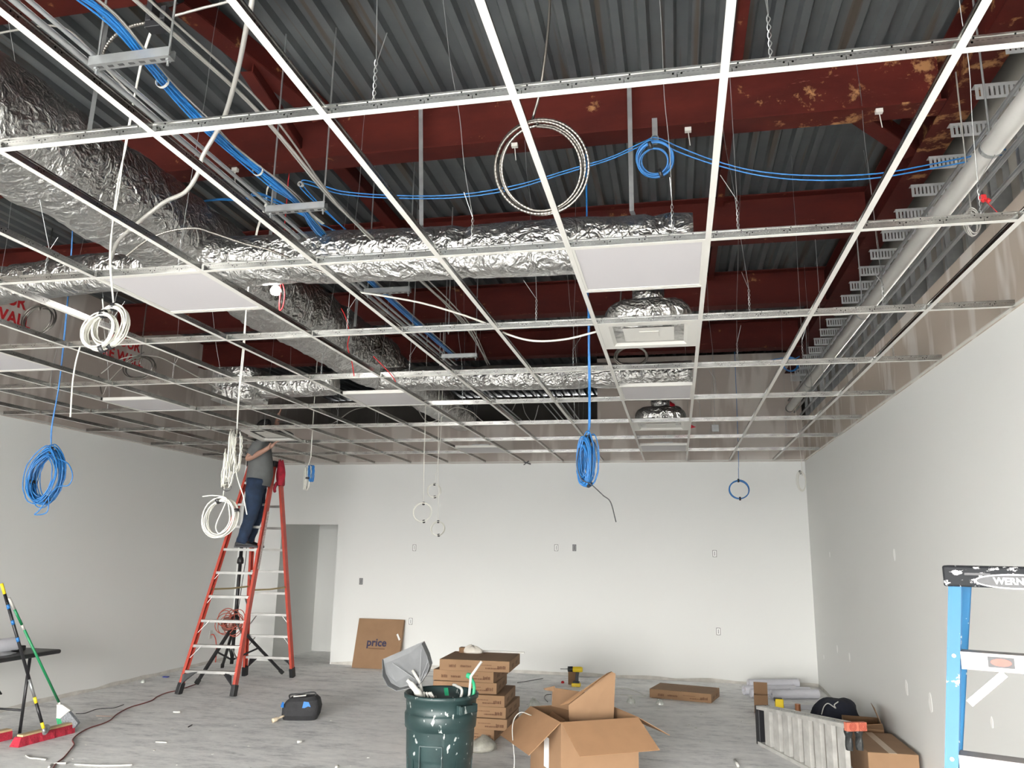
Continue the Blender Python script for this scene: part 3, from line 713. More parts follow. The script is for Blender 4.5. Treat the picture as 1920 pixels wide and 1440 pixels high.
# ------------------------------------------------------------------ coils
def coil(label, c, R, turns, r, m, lead=None, nrm=(0, -1, .1), sx_=1.0, sz_=1.0, thick=.02, ties=((90, 0),), seed=0, rib=False, cat='cable coil', group=None, tail=None, jit=.05, name='cable_coil', leadr=None, tm=None, pinch_top=0.0, strands=1):
    rnd = random.Random(seed + 5); c = Vector(c); nv = Vector(nrm).normalized(); u = Vector((1, 0, 0)) if abs(nv.x) < .85 else Vector((0, -1, 0)); u = (u - nv * u.dot(nv)).normalized(); w = nv.cross(u); w = w if w.z > 0 else -w
    t = thing(name, label, cat, c, 0, group)
    pts = []; N = 30
    ex = [rnd.uniform(-jit, jit) for _ in range(turns + 2)]; ph = [rnd.uniform(0, 6.28) for _ in range(turns + 2)]; cx_ = [rnd.uniform(-jit, jit) * R * .5 for _ in range(turns + 2)]; dz = [rnd.uniform(-jit, jit) * R * .5 for _ in range(turns + 2)]
    for i in range(turns * N + 1):
        k = i // N; f = (i % N) / N; f3 = f * f * (3 - 2 * f); g = lambda A: A[k] * (1 - f3) + A[k + 1] * f3
        a = PI / 2 + 2 * PI * i / N
        rr = R * (1 + g(ex))
        off = thick * (rnd.uniform(-.1, .1) + math.sin(ph[k] * (1 - f3) + ph[k + 1] * f3))
        tp = max(0, math.sin(a)) ** 3 * pinch_top
        xx = math.cos(a) * rr * sx_ * (1 - tp) + g(cx_); zz = math.sin(a) * rr * sz_ + g(dz)
        pts.append(c + u * xx + w * zz + nv * off * (1 - .5 * tp))
    if rib: ribbed('loops', '', pts[::2], r, m, parent=t, kx=3, pitch=.009)
    else: MB().tube(pts, r, 6).build('loops', m, t, True)
    top = c + w * R * sz_
    if lead:
        lp = [Vector(p) for p in lead]; mb = MB(); 
        for q in range(strands): mb.tube(spline([p + Vector((rnd.uniform(-1, 1) * r * 1.6, rnd.uniform(-1, 1) * r, 0)) for p in lp] + [top + Vector((0, 0, -R * .04))], 8), leadr or r, 6)
        mb.build('lead', m, t, True)
    if tail: MB().tube(spline(tail, 8), r, 6).build('tail', m if tm is None else tm, t, True)
    for ang, _ in ties:
        a = math.radians(ang); rr = R * (1 - max(0, math.sin(a)) ** 3 * pinch_top * 0)
        p = c + u * math.cos(a) * rr * sx_ * (1 - max(0, math.sin(a)) ** 3 * pinch_top) + w * math.sin(a) * rr * sz_
        dirn = (-u * math.sin(a) * sx_ + w * math.cos(a) * sz_).normalized(); q = min(R * jit * 1.1 + r * 2, .03)
        MB().lathe([(q, -.011), (q + .002, -.011), (q + .002, .011), (q, .011), (q, -.011)], p, 14, dirn).build('cable_tie', M_black, t, True)
    return t
# white pair at left
y_ = 1.08
L1 = [ony(291, 40, .5), ony(268, 105, .62), ony(249, 190, .75), ony(236, 270, .85), ony(222, 350, .95), ony(207, 470, 1.03)]
coil('upper white cable coil of the pair hanging at left, nearest the camera', ony(206, 612, y_), .090, 11, .0036, M_wcab, L1, sx_=.95, sz_=1.12, thick=.018, ties=((88, 0), (-75, 0)), seed=1, jit=.13, strands=2)
coil('lower white cable coil at left with a long tail hanging from it', ony(188, 622, y_ - .03), .092, 11, .0036, M_wcab, [ony(193, 560, y_)], sx_=.95, sz_=1.0, thick=.018, ties=((92, 0), (-70, 0)), seed=2, jit=.12,
     tail=[ony(a, b_, y_ - .04) for a, b_ in ((150, 650), (142, 680), (136, 720), (132, 782))])
# long white pair in front of the ladder
y_ = 3.0
L2 = [(-2.25, 2.1, 3.70), ony(512, 347, 2.4), ony(497, 388, 2.5), ony(480, 445, 2.62), ony(464, 550, 2.8), ony(456, 660, 2.95), ony(448, 740, 3.0)]
coil('upper narrow white cable coil hanging in front of the person', ony(441, 848, y_), .14, 9, .0042, M_wcab, L2, nrm=(-.9, -.5, 0), sx_=.9, sz_=1.0, thick=.04, ties=((88, 0),), seed=3, jit=.12, strands=2)
coil('middle narrow white cable coil below it, with a tail reaching down', ony(428, 880, y_ - .02), .14, 7, .0042, M_wcab, [ony(436, 815, y_)], nrm=(-.85, -.6, 0), sx_=.85, sz_=.9, thick=.035, ties=((-85, 0),), seed=4, jit=.13,
     tail=[ony(a, b_, y_ - .03) for a, b_ in ((438, 850), (445, 895), (456, 930), (463, 965))])
coil('round white cable coil with two black straps, hanging before the ladder', ony(414, 970, y_ - .04), .124, 10, .0045, M_wcab, [ony(424, 905, y_), ony(418, 925, y_)], sx_=.93, sz_=1.05, thick=.03, ties=((110, 0), (20, 0)), seed=5, jit=.12,
     tail=[ony(a, b_, y_ - .06) for a, b_ in ((380, 931), (400, 929), (424, 934), (420, 950), (405, 985), (412, 1000), (430, 978), (428, 940))])
# big blue coil at left
y_ = 3.15
L3 = [ony(137, 430, 2.85), ony(133, 500, 2.95), ony(122, 610, 3.05), ony(110, 720, 3.12), ony(97, 800, 3.15)]
coil('large blue cable coil hanging at the far left before the wall', ony(86, 892, y_), .19, 26, .0042, M_blue, L3, sx_=.66, sz_=1.06, thick=.05, ties=((78, 0), (195, 0), (-65, 0)), seed=6, jit=.21, strands=3, pinch_top=.45,
     tail=[ony(a, b_, y_ - .05) for a, b_ in ((110, 860), (128, 870), (136, 892), (128, 910), (105, 915), (75, 955), (65, 965), (88, 960), (92, 930))])
# blue coil at centre right
y_ = 3.28
t = coil('narrow blue cable coil hanging right of centre with dark tail', ony(1101, 865, y_), .150, 26, .0042, M_blue, [Vector((ony(1101, 540, 3.1).x, 3.05, DECK)), ony(1101, 540, 3.1), ony(1104, 600, 3.2), ony(1105, 700, 3.27), ony(1105, 790, 3.28)], nrm=(-.5, -.85, 0), sx_=.30, sz_=1.0, thick=.045, ties=((88, 0), (-82, 0)), seed=7, jit=.30, strands=5,
     tail=[ony(a, b_, y_ - .05) for a, b_ in ((1086, 840), (1082, 870), (1090, 898), (1108, 908), (1130, 928), (1145, 942), (1155, 979)) ], tm=M_black)
# big steel clad coil over the grid
y_ = 1.5
coil('large ring of coiled steel clad cable above the grid, centre', ony(1014, 314, y_), .218, 5, .0078, M_mc, [ony(1027, -60, 1.3), ony(1028, 30, 1.35), ony(1024, 120, 1.4), ony(1012, 180, 1.45), ony(995, 222, 1.5)], sx_=1.0, sz_=1.0, thick=.02, ties=(), seed=9, jit=.10, rib=True, nrm=CAM - ony(1014, 314, y_))
# small blue coil on hook
y_ = 2.36
t = coil('blue cable coil on a beam hook above the grid, right of the steel ring', ony(1228, 300, y_), .094, 9, .0042, M_blue, None, nrm=CAM - ony(1228, 298, y_), sx_=1.0, sz_=.95, thick=.02, ties=((105, 0), (-70, 0)), seed=10, jit=.22)
p = ony(1228, 262, y_); mb = MB(); mb.box((p.x - .016, y_ + .02, p.z + .03), (p.x + .016, y_ + .075, BEAMZ)); mb.lathe([(.02, 0), (.024, 0), (.024, .04), (.02, .04)], (p.x, y_ - .02, p.z), 14, (0, 1, 0)); mb.build('hook', M_galv, t)
# others farther off
coil('blue cable ring hanging against the back wall at right', ony(1386, 918, 8.8), .128, 7, .005, M_blue, [Vector((ony(1384, 843, 8.6).x, 8.5, DECK)), ony(1384, 843, 8.6), ony(1385, 880, 8.8)], sx_=1, sz_=.95, thick=.015, ties=((92, 0), (-88, 0)), seed=11, jit=.09, leadr=.004)
tb_ = coil('small hanging coil of pale cable with blue coil beside it, near doorway', ony(575, 897, 7.0), .125, 6, .006, M_wcab, [Vector((ony(584, 830, 6.9).x, 6.9, DECK)), ony(584, 830, 6.9), ony(583, 855, 7)], nrm=(-.8, -.6, 0), sx_=.35, sz_=1.05, thick=.03, ties=((90, 0), (0, 0)), seed=12, jit=.12)
coil('narrow blue coil hanging beside pale coil near the doorway', ony(583, 888, 6.96), .1, 7, .006, M_blue, [ony(583, 872, 6.96)], nrm=(-.8, -.6, 0), sx_=.4, sz_=1.0, thick=.03, ties=(), seed=13, jit=.12)
for lab, u_, v_, R_, us, sd in (('thin pale wire ring before the back wall, leftmost and widest of three', 793, 961, .11, 797, 14), ('thin pale wire ring before the back wall, topmost of three', 814, 920, .078, 828, 15), ('thin pale wire ring before the back wall, lowest of three', 821, 991, .082, 822, 16)):
    coil(lab, ony(u_, v_, 6.7), R_, 6, .0026, M_wcab, [Vector((ony(us, 790, 6.5).x, 6.45, BEAMZ)), ony(us, 790, 6.5), ony((us + u_) / 2, 860, 6.65)], sx_=.95, sz_=.95, thick=.02, ties=((90, 0), (-80, 0)), seed=sd, jit=.1, strands=2)
coil('flattened pale cable ring hanging in the back right corner', ony(1503, 903, 9.2), .13, 5, .004, M_wcab, [Vector((ony(1503, 868, 9.0).x - .1, 9.0, DECK)), ony(1503, 868, 9.0)], sx_=.42, sz_=1.0, thick=.03, ties=((100, 0),), seed=17, jit=.12)
coil('blue cable coil behind the grid near the right end of the last beam', ony(1482, 684, 7.9), .085, 6, .005, M_blue, [ony(1500, 668, 7.9), ony(1492, 672, 7.9)], sx_=1, sz_=1, thick=.02, ties=((120, 0),), seed=18, jit=.12, strands=2)
cable('data_cable', 'thin blue cable running left from the far blue coil', [ony(a, b_, 7.9) for a, b_ in ((1310, 684), (1340, 680), (1400, 681), (1440, 676), (1482, 668))], .006, M_blue)
coil('ring of steel clad cable above the grid at the far left', ony(72, 600, 4.0), .16, 4, .006, M_mc, [Vector((ony(72, 600, 4.0).x, 4.0, DECK)), ony(74, 570, 4.0)], sx_=1.0, sz_=.9, thick=.02, ties=(), seed=19, jit=.12)
coil('loose ring of clad cable above the grid before the stencilled left wall', ony(262, 690, 4.6), .13, 3, .006, M_mc, [Vector((ony(262, 690, 4.6).x, 4.6, DECK)), ony(262, 665, 4.6)], sx_=1.2, sz_=.8, thick=.02, ties=(), seed=20, jit=.16)
coil('loops of clad cable above the grid just behind the near diffuser', ony(1183, 668, 3.7), .105, 5, .0055, M_mc, [ony(1170, 560, 3.4), ony(1165, 620, 3.6)], sx_=1.15, sz_=.8, thick=.02, ties=(), seed=21, jit=.14)
coil('clad cable loops above the right end of the pipe hanger line', ony(1822, 418, 2.2), .05, 5, .004, M_wmc, [Vector((ony(1822, 418, 2.2).x, 2.2, BEAMZ)), ony(1822, 395, 2.2)], sx_=.6, sz_=1.4, thick=.02, ties=(), seed=22, jit=.14)
for i, (lab, pts, y_) in enumerate((
    ('thin clad cable wandering above the grid at left, lower strand', ((190, 700), (230, 672), (290, 668), (340, 690), (420, 735)), 4.8),
    ('thin clad cable hanging above the grid behind the left panels', ((185, 705), (192, 740), (205, 715), (240, 680), (270, 660)), 4.7),
    ('thin dark cable sagging over the far trunk duct', ((780, 762), (800, 790), (825, 785), (850, 765), (880, 770), (905, 790)), 7.4),
    ('thin cable looping above the grid behind the person', ((520, 790), (570, 800), (620, 795), (660, 770), (700, 760)), 7.4),
    ('thin cable over the dark opening above the back wall', ((960, 770), (975, 745), (985, 775), (1000, 790), (1010, 760)), 8.6),
    ('clad cable dropping behind the large front light panel', ((1165, 540), (1163, 570), (1160, 600)), 2.9))):
    cable('clad_cable', lab, [ony(a, b_, y_) for a, b_ in pts], .006, M_mc if i % 2 else M_wmc)
for k in range(5):
    a_, b_ = ony(1000 + k * 12, 735, 8.4), ony(1045 + k * 10, 786, 8.5)
    tag(MB().tube([(a_.x, a_.y, a_.z), (b_.x, b_.y + .3, b_.z)], .008, 6).build('conduit', M_dgalv, smooth=True), 'slanting thin pipe over the dark opening above back wall, %s from the left' % ORD[k + 1], 'conduit', 'slanting pipes over the back wall')
# work lamp on the trunk duct
t = thing('work_lamp', 'glaring bright work lamp beside the trunk duct with red cord', 'work lamp', ony(517, 545, 2.72))
c = ony(517, 545, 2.72)
MB().lathe([(0.0, -.036), (.03, -.025), (.038, 0), (.028, .022), (.012, .035)], c, 16).build('bulb', mat('lamp_glow', (1, 1, 1), .3, emit=(1, .97, .93), estr=40), t, True)
MB().lathe([(.016, .034), (.02, .036), (.02, .09), (.012, .1)], c, 16).build('socket', M_black, t, True)
MB().tube(spline([c + Vector(q) for q in ((0, 0, .09), (.04, 0, .07), (.07, 0, -.02), (.065, 0, -.12), (.04, 0, -.14), (.03, .01, .02), (.0, .05, .2), (0, .05, .5), (0, .05, DECK - c.z - .01))], 8), .004, 6).build('cord', M_redink, t, True)
ld = bpy.data.lights.new('work_lamp_light', 'POINT'); ld.energy = 4; ld.shadow_soft_size = .04; ld.color = (1, .96, .92)
lo = bpy.data.objects.new('work_lamp_light', ld); sc.collection.objects.link(lo); lo.location = c + Vector((0, -.06, -.05))
# red stencil on the left wall above the grid
def stencil(u_, v_, h):
    p = onx(u_, v_, XL + .003)
    return p
for k, (y_, lab) in enumerate(((4.95, 'red stencilled fire wall lettering on the left wall, cut by picture edge'), (6.87, 'red stencilled fire wall lettering on left wall, farther and partly hidden'))):
    t = thing('wall_stencil', lab, 'wall lettering', (XL + .002, y_, 4.0))
    M_ = frame((XL + .003, y_, 4.33), (0, 1, 0), (0, 0, 1)); text_mesh('HOUR', .19, M_, 'lettering', M_redink, t, .0006, 'RIGHT', .006)
    M_ = frame((XL + .003, y_ + .10, 4.13), (0, 1, 0), (0, 0, 1)); text_mesh('FIRE WALL', .19, M_, 'lettering', M_redink, t, .0006, 'RIGHT', .006)
# red plastic hanging above the far diffuser
mb = MB(); rg = []
for k in range(8):
    c = ony(1252 + k * 4.4 + 3 * math.sin(k * 2), 752 + k * 7.2, 6.95); w_ = .018 + .012 * k
    rg.append([c + Vector((w_ * math.cos(a) * (1 + .2 * math.sin(3 * a + k)), .03 * math.sin(a), .012 * math.sin(a * 2 + k))) for a in [2 * PI * i / 14 for i in range(14)]])
tag(mb.loft(rg).build('plastic_wrap', mat('red_plastic', (.6, .01, .03), .35), smooth=True), 'red plastic rag hanging over the far air diffuser', 'plastic')
for lab, pts in (('thin red cable drooping along the trunk duct, right of the lamp', ((640, 578), (648, 595), (655, 625), (652, 650), (660, 680), (664, 705))), ('second thin red cable on the far end of the trunk duct', ((700, 668), (722, 690), (735, 705), (742, 716)))):
    cable('red_cable', lab, [ony(a, b_, 3.6 + .0 * i) for i, (a, b_) in enumerate(pts)], .004, M_redink)
p = ony(1843, 372, 1.35); tag(MB().lathe([(0, -.02), (.016, -.008), (.014, .012), (0, .02)], p, 8).lathe([(0, -.014), (.012, 0), (0, .014)], p + Vector((.02, 0, -.012)), 8).tube([p, (p.x, 1.2192, HC + .036)], .002, 5).build('wire_cap', M_redink), 'small red wire caps above the second tee row by right wall', 'wire cap')
p = ony(988, 868, 9.70); tag(MB().bar(p + Vector((-.06, 0, .02)), p + Vector((.06, 0, -.02)), .02, .02).bar(p + Vector((-.05, 0, -.03)), p + Vector((.03, 0, .03)), .015, .015).build('black_clamp', M_black), 'small black clamp on the ceiling edge at the back wall', 'clamp')
# junction box at the back
p = ony(1341, 803, 9.3); tag(MB().box((p.x - .05, p.y - .02, p.z - .05), (p.x + .05, p.y + .02, p.z + .05)).tube([(p.x, p.y, p.z + .05), (p.x, p.y, DECK)], .004, 6).build('junction_box', M_galv, bevel=.004), 'square steel junction box hanging high at back right', 'junction box')
# beam clamps
for lab, u_, v_ in (('small clamp on the stained beam edge above the right tee', 1648, 208), ('small clamp on the stained beam edge right of the blue coil', 1290, 243), ('small clamp on the stained beam edge at left of the trunk', 441, 318), ('small clamp on the stained beam edge inside the steel ring', 965, 272)):
    p = onz(u_, v_, BEAMZ - .01); mb = MB().box((p.x - .02, p.y - .015, BEAMZ - .025), (p.x + .02, p.y + .015, BEAMZ)); mb.tube([(p.x, p.y, BEAMZ - .02), (p.x + .01, p.y, BEAMZ - .12)], .003, 5)
    tag(mb.build('beam_clamp', M_white), lab, 'clamp')
# ================================================================== WALL DETAILS
for lab, u_, v_, kind in (('electrical box opening in the back wall, left of the pair by centre', 1043, 1027, 0), ('black-filled electrical box opening in the back wall, right of the pair', 1077, 1027, 1), ('box cut-out high in the back wall at right', 1340, 1038, 0), ('box cut-out in the back wall above the leaning carton', 777, 1027, 0),
                          ('low outlet cut-out beside the leaning carton', 770, 1165, 0), ('low outlet cut-out in back wall at right', 1347, 1184, 0), ('small dark switch cut-out in the back wall near the doorway', 677, 1090, 1)):
    p = ony(u_, v_, YB); t = thing('outlet_box', lab, 'outlet box', p); w_ = .028 if kind < 2 else .03; h_ = .048
    mb = MB(); mb.box((p.x - w_, YB - .003, p.z - h_), (p.x - w_ + .006, YB - .0002, p.z + h_)); mb.box((p.x + w_ - .006, YB - .003, p.z - h_), (p.x + w_, YB - .0002, p.z + h_)); mb.box((p.x - w_ + .006, YB - .003, p.z + h_ - .006), (p.x + w_ - .006, YB - .0002, p.z + h_)); mb.box((p.x - w_ + .006, YB - .003, p.z - h_), (p.x + w_ - .006, YB - .0002, p.z - h_ + .006)); mb.build('box_rim', mat('box_edge', (.10, .10, .10), .8) if not kind else M_black, t)
    MB().box((p.x - w_ + .006, YB - .001, p.z - h_ + .006), (p.x + w_ - .006, YB - .0002, p.z + h_ - .006)).build('box_back', M_spackle if not kind else mat('box_grey', (.25, .25, .25), .8), t)
    MB().box((p.x - .004, YB - .0022, p.z - .03), (p.x + .004, YB - .0011, p.z + .03)).build('wire_stub', M_black, t)
rm = [('spackle patch high on the right wall, near the back corner', 1556, 1040, .03), ('spackle patch high on the right wall, nearer the camera', 1677, 1040, .045), ('low spackle patch on right wall, leftmost of the row', 1545, 1232, .025), ('low spackle patch on right wall, second in the row', 1570, 1217, .04), ('low spackle patch on right wall, third in the row', 1593, 1232, .045), ('low spackle patch above the cardboard box on the right wall', 1700, 1290, .055), ('tall low spackle patch on right wall, beside the blue ladder', 1745, 1318, .06), ('faint spackle patch low on the right wall behind the blue ladder', 1860, 1355, .03)]
for lab, u_, v_, s_ in rm:
    p = onx(u_, v_, XR); rnd = random.Random(u_); mb = MB()
    mb.slab([(XR - .0002, p.y + s_ * (.55 + .25 * rnd.random()) * math.cos(a), p.z + s_ * (1 + .3 * rnd.random()) * math.sin(a)) for a in [2 * PI * i / 14 for i in range(14)]], .0015, (-1, 0, 0))
    tag(mb.build('spackle_patch', M_spackle), lab, 'wall patch')
# outlet with orange plug on left wall
p = onx(395, 1190, XL); t = thing('wall_outlet', 'white outlet low on the left wall with a red plug in it', 'outlet', p)
MB().box((XL, p.y - .04, p.z - .06), (XL + .006, p.y + .04, p.z + .06)).build('cover_plate', M_white, t, bevel=.002)
MB().tube(spline([(XL + .006, p.y, p.z), (XL + .05, p.y, p.z), (XL + .07, p.y + .04, p.z - .08), (XL + .06, p.y + .1, p.z - .25), (XL + .05, p.y + .12, .01)], 6), .008, 6).build('plug_cord', M_orange, t, True)
# unfinished wall base: thin compound smears where wall meets floor
M_smear = mat('compound_smear', (.55, .53, .49), .9, 0, .15, 9)
for i, (a, b_, ax) in enumerate((((DX1 + .02), XR, 0), (YF, YB, 1), (YF, YB, 2))):
    rnd = random.Random(i); q = a; top = []; 
    mb = MB(); N = 60
    for k in range(N):
        s0 = a + (b_ - a) * k / N; s1 = a + (b_ - a) * (k + 1) / N; h0 = .02 + .05 * (.5 + .5 * noise.noise(Vector((s0 * 2.3, i * 7, 0)))); h1 = .02 + .05 * (.5 + .5 * noise.noise(Vector((s1 * 2.3, i * 7, 0))))
        if ax == 0: mb.slab([(s0, YB - .0002, 0.001), (s1, YB - .0002, 0.001), (s1, YB - .0002, h1), (s0, YB - .0002, h0)], .002, (0, -1, 0))
        if ax == 1: mb.slab([(XL + .0002, s0, 0.001), (XL + .0002, s1, 0.001), (XL + .0002, s1, h1), (XL + .0002, s0, h0)], .002, (1, 0, 0))
        if ax == 2: mb.slab([(XR - .0002, s0, 0.001), (XR - .0002, s1, 0.001), (XR - .0002, s1, h1), (XR - .0002, s0, h0)], .002, (-1, 0, 0))
    o = mb.build('baseboard_' + ('back', 'left', 'right')[i], M_smear, origin=(0, 0, 0)); struct(o)

# ================================================================== ORANGE STEP LADDER
def rail(mb, a, b_, w, d, out):
    """C-channel rail: web plus two flanges, out = outward side direction"""
    a, b_ = Vector(a), Vector(b_); ax = (b_ - a).normalized(); o = Vector(out); o = (o - ax * o.dot(ax)).normalized(); s_ = ax.cross(o)
    mb.bar(a + o * w / 2, b_ + o * w / 2, d, .004, o); mb.bar(a + s_ * (d / 2 - .002), b_ + s_ * (d / 2 - .002), .004, w, o); mb.bar(a - s_ * (d / 2 - .002), b_ - s_ * (d / 2 - .002), .004, w, o)
t = thing('step_ladder', 'tall orange fibreglass twin step ladder the person stands on', 'ladder', (-5.74, 7.6, 0))
FLb, FRb, RLb, RRb = Vector((-6.08, 6.87, 0)), Vector((-5.39, 6.93, 0)), Vector((-6.07, 8.36, 0)), Vector((-5.39, 8.43, 0))
FLt, FRt, RLt, RRt = Vector((-5.79, 7.56, 2.82)), Vector((-5.45, 7.58, 2.82)), Vector((-5.79, 7.72, 2.82)), Vector((-5.45, 7.73, 2.82))
for (a, b_, o_) in ((FLb, FLt, (-1, 0, 0)), (FRb, FRt, (1, 0, 0)), (RLb, RLt, (-1, 0, 0)), (RRb, RRt, (1, 0, 0))):
    mb = MB(); a2 = a.lerp(b_, .03); rail(mb, a2, b_, .032, .075, o_); r_ = mb.build('rail', M_orange, t)
    mb = MB(); mb.bar(a, a.lerp(b_, .045), .05, .09, (0, 1, 0)); mb.build('rubber_foot', M_black, r_, bevel=.004)
for side, (A, At, B, Bt, sg) in enumerate(((FLb, FLt, FRb, FRt, -1), (RLb, RLt, RRb, RRt, 1))):
    for k in range(9):
        z = .27 + k * .29; f = z / 2.82; a = A.lerp(At, f); b_ = B.lerp(Bt, f); ins = (b_ - a).normalized() * .005
        mb = MB(); dp = .075 if side == 0 else .05
        c0, c1 = a + ins, b_ - ins
        mb.bar(c0, c1, dp, .004); mb.bar(c0 + Vector((0, sg * dp / 2, -.014)), c1 + Vector((0, sg * dp / 2, -.014)), .003, .03); mb.bar(c0 - Vector((0, sg * dp / 2, .014)), c1 - Vector((0, sg * dp / 2, .014)), .003, .03)
        mb.build('step', M_alu, t)
        if k in (1, 2, 3, 4) or (side == 1 and k == 4):
            q = .12 if k < 3 else .06
            mb = MB(); mb.bar(c0 + Vector((q, sg * .03, -.01)), A.lerp(At, (z - q - .03) / 2.82) + Vector((.02, sg * .03, 0)), .02, .004); mb.build('step_brace', M_alu, t); mb = MB(); mb.bar(c1 + Vector((-q, sg * .03, -.01)), B.lerp(Bt, (z - q - .03) / 2.82) + Vector((-.02, sg * .03, 0)), .02, .004)
            mb.build('step_brace', M_alu, t)
    for (P0, P1, s2) in ((A, At, 1), (B, Bt, -1)):
        mb = MB(); q0 = P0.lerp(P1, .04); q1 = P0.lerp(P1, .27 / 2.82)
        mb.slab([q0 + Vector((s2 * .02, sg * .04, 0)), q1 + Vector((s2 * .18, sg * .04, -.01)), q1 + Vector((s2 * .10, sg * .04, -.02)), q0 + Vector((s2 * .03, sg * .04, .12))], .004, (0, sg, 0)); mb.build('bottom_brace', M_black, t)
for P0, P1, Q0, Q1 in ((FLb, FLt, RLb, RLt), (FRb, FRt, RRb, RRt)):
    a = P0.lerp(P1, .43); b_ = Q0.lerp(Q1, .43); m_ = (a + b_) / 2 + Vector((0, 0, -.01)); mb = MB(); mb.bar(a, m_, .005, .022); mb.bar(m_, b_, .005, .022); mb.build('spreader', mat('brass_spreader', (.32, .25, .12), .4, .6), t)
mb = MB(); mb.box((-5.83, 7.52, 2.80), (-5.41, 7.77, 2.88)); mb.build('top_cap', M_black, t, bevel=.012)
tag(MB().bar(FRb.lerp(FRt, .52) + Vector((.035, 0, 0)), FRb.lerp(FRt, .78) + Vector((.035, 0, 0)), .05, .001, (1, 0, 0)).build('sticker', mat('worn_sticker', (.55, .45, .42), .6, 0, .5, 60), t), 'worn white warning sticker')
# red rag / jacket hanging from the top
t2 = thing('red_rag', 'red cloth hanging off the top of the orange ladder', 'cloth', (-5.38, 7.68, 2.2))
mb = MB(); rg = []
for k in range(14):
    q = k / 13; c = Vector((-5.395 + .03 * q, 7.65, 2.90 - .34 * q)); w_ = .022 + .042 * math.sin(q * 2.7) * (.6 + .4 * q); 
    rg.append([c + Vector((w_ * math.cos(a) * (1 + .18 * math.sin(3 * a + 4 * q)), (.05 + .02 * q) * math.sin(a), .012 * math.sin(5 * a + q * 3))) for a in [2 * PI * i / 20 for i in range(20)]])
mb.loft(rg).build('cloth', mat('red_cloth', (.34, .012, .03), .8, 0, .4, 12), t2, True)
mb = MB().tube(spline([(-5.42, 7.64, 2.60), (-5.44, 7.62, 2.52), (-5.43, 7.62, 2.46)], 5), [.02] * 10 + [.008], 6); mb.build('strap', mat('red_cloth', (.34, .012, .03)), t2, True)

# ================================================================== PERSON on the ladder
FA = math.radians(22)
PR = Vector((-5.66, 7.30, 1.735))
per = thing('person', 'person in grey T-shirt and dark jeans standing on the orange ladder, arms raised', 'person', PR, FA)
def skin_body(name, nodes, edges, m, parent, sub=2):
    me = bpy.data.meshes.new(name); me.from_pydata([n_[0] for n_ in nodes], edges, []); ob = bpy.data.objects.new(name + '_tmp', me); sc.collection.objects.link(ob)
    sk = ob.modifiers.new('s', 'SKIN'); sk.branch_smoothing = .6
    for i, n_ in enumerate(nodes): v = me.skin_vertices[0].data[i]; r = n_[1]; v.radius = r if isinstance(r, tuple) else (r, r); v.use_root = (i == 0)
    ss = ob.modifiers.new('u', 'SUBSURF'); ss.levels = sub; ss.render_levels = sub
    bpy.context.view_layer.update()
    m2 = bpy.data.meshes.new_from_object(ob.evaluated_get(bpy.context.evaluated_depsgraph_get())); bpy.data.objects.remove(ob)
    m2.materials.clear(); m2.materials.append(m); m2.polygons.foreach_set('use_smooth', [True] * len(m2.polygons))
    o = bpy.data.objects.new(name, m2); sc.collection.objects.link(o)
    if parent is not None: o.parent = parent
    return o
M_skin = mat('skin', (.36, .20, .145), .55, 0, .08, 12); M_shirt = mat('grey_tshirt', (.115, .12, .118), .85, 0, .12, 9, .4, 14); M_jean = mat('dark_denim', (.010, .024, .055), .85, 0, .35, 10, .4, 30)
# local: x forward, y left, z up
N_ = [((.13, 0, .86), (.12, .13)), ((.14, 0, 1.05), (.12, .14)), ((.13, 0, 1.27), (.12, .15)), ((.14, 0, 1.40), (.06, .06)), ((.16, 0, 1.47), (.05, .05)), ((.18, 0, 1.56), (.082, .072)), ((.19, 0, 1.63), (.07, .065)),
      ((.10, -.09, .84), .085), ((.10, -.10, .45), .06), ((.0, -.09, .08), .04), ((.12, -.09, .03), .03),
      ((.10, .09, .84), .085), ((.13, .12, .45), .06), ((.05, .12, .08), .04), ((.17, .12, .03), .03),
      ((.13, -.19, 1.33), .058), ((.0, -.27, 1.10), .045), ((.22, -.24, 1.24), .034), ((.26, -.235, 1.27), (.026, .034)), ((.31, -.23, 1.31), (.02, .034)),
      ((.14, .19, 1.33), .058), ((.25, .26, 1.50), .045), ((.30, .2, 1.70), .034), ((.31, .19, 1.76), (.02, .034)),]
E_ = [(0, 1), (1, 2), (2, 3), (3, 4), (4, 5), (5, 6), (0, 7), (7, 8), (8, 9), (9, 10), (0, 11), (11, 12), (12, 13), (13, 14), (2, 15), (15, 16), (16, 17), (17, 18), (18, 19), (2, 20), (20, 21), (21, 22), (22, 23)]
# nose, ears, fingers
def addn(p, r, par): N_.append((p, r)); E_.append((par, len(N_) - 1)); return len(N_) - 1
addn((.275, 0, 1.555), .014, 5); addn((.17, -.085, 1.555), .018, 5); addn((.17, .085, 1.555), .018, 5)
for k, (dy, l) in enumerate(((-.03, .06), (-.01, .075), (.01, .07), (.03, .055))):
    a = addn((.335, -.23 + dy * .8, 1.335), .009, 19); b_ = addn((.335 + l * .5, -.23 + dy, 1.36), .0085, a); addn((.335 + l * .85, -.23 + dy, 1.352 + l * .2), .007, b_)
    a = addn((.315, .19 + dy * .8, 1.80), .009, 23); b_ = addn((.325, .19 + dy, 1.80 + l * .5), .0085, a); addn((.335, .19 + dy, 1.80 + l), .007, b_)
a = addn((.27, -.275, 1.30), .011, 18); addn((.29, -.295, 1.33), .009, a); a = addn((.30, .15, 1.77), .011, 22); addn((.31, .13, 1.80), .009, a)
body = skin_body('body', N_, E_, M_skin, per)
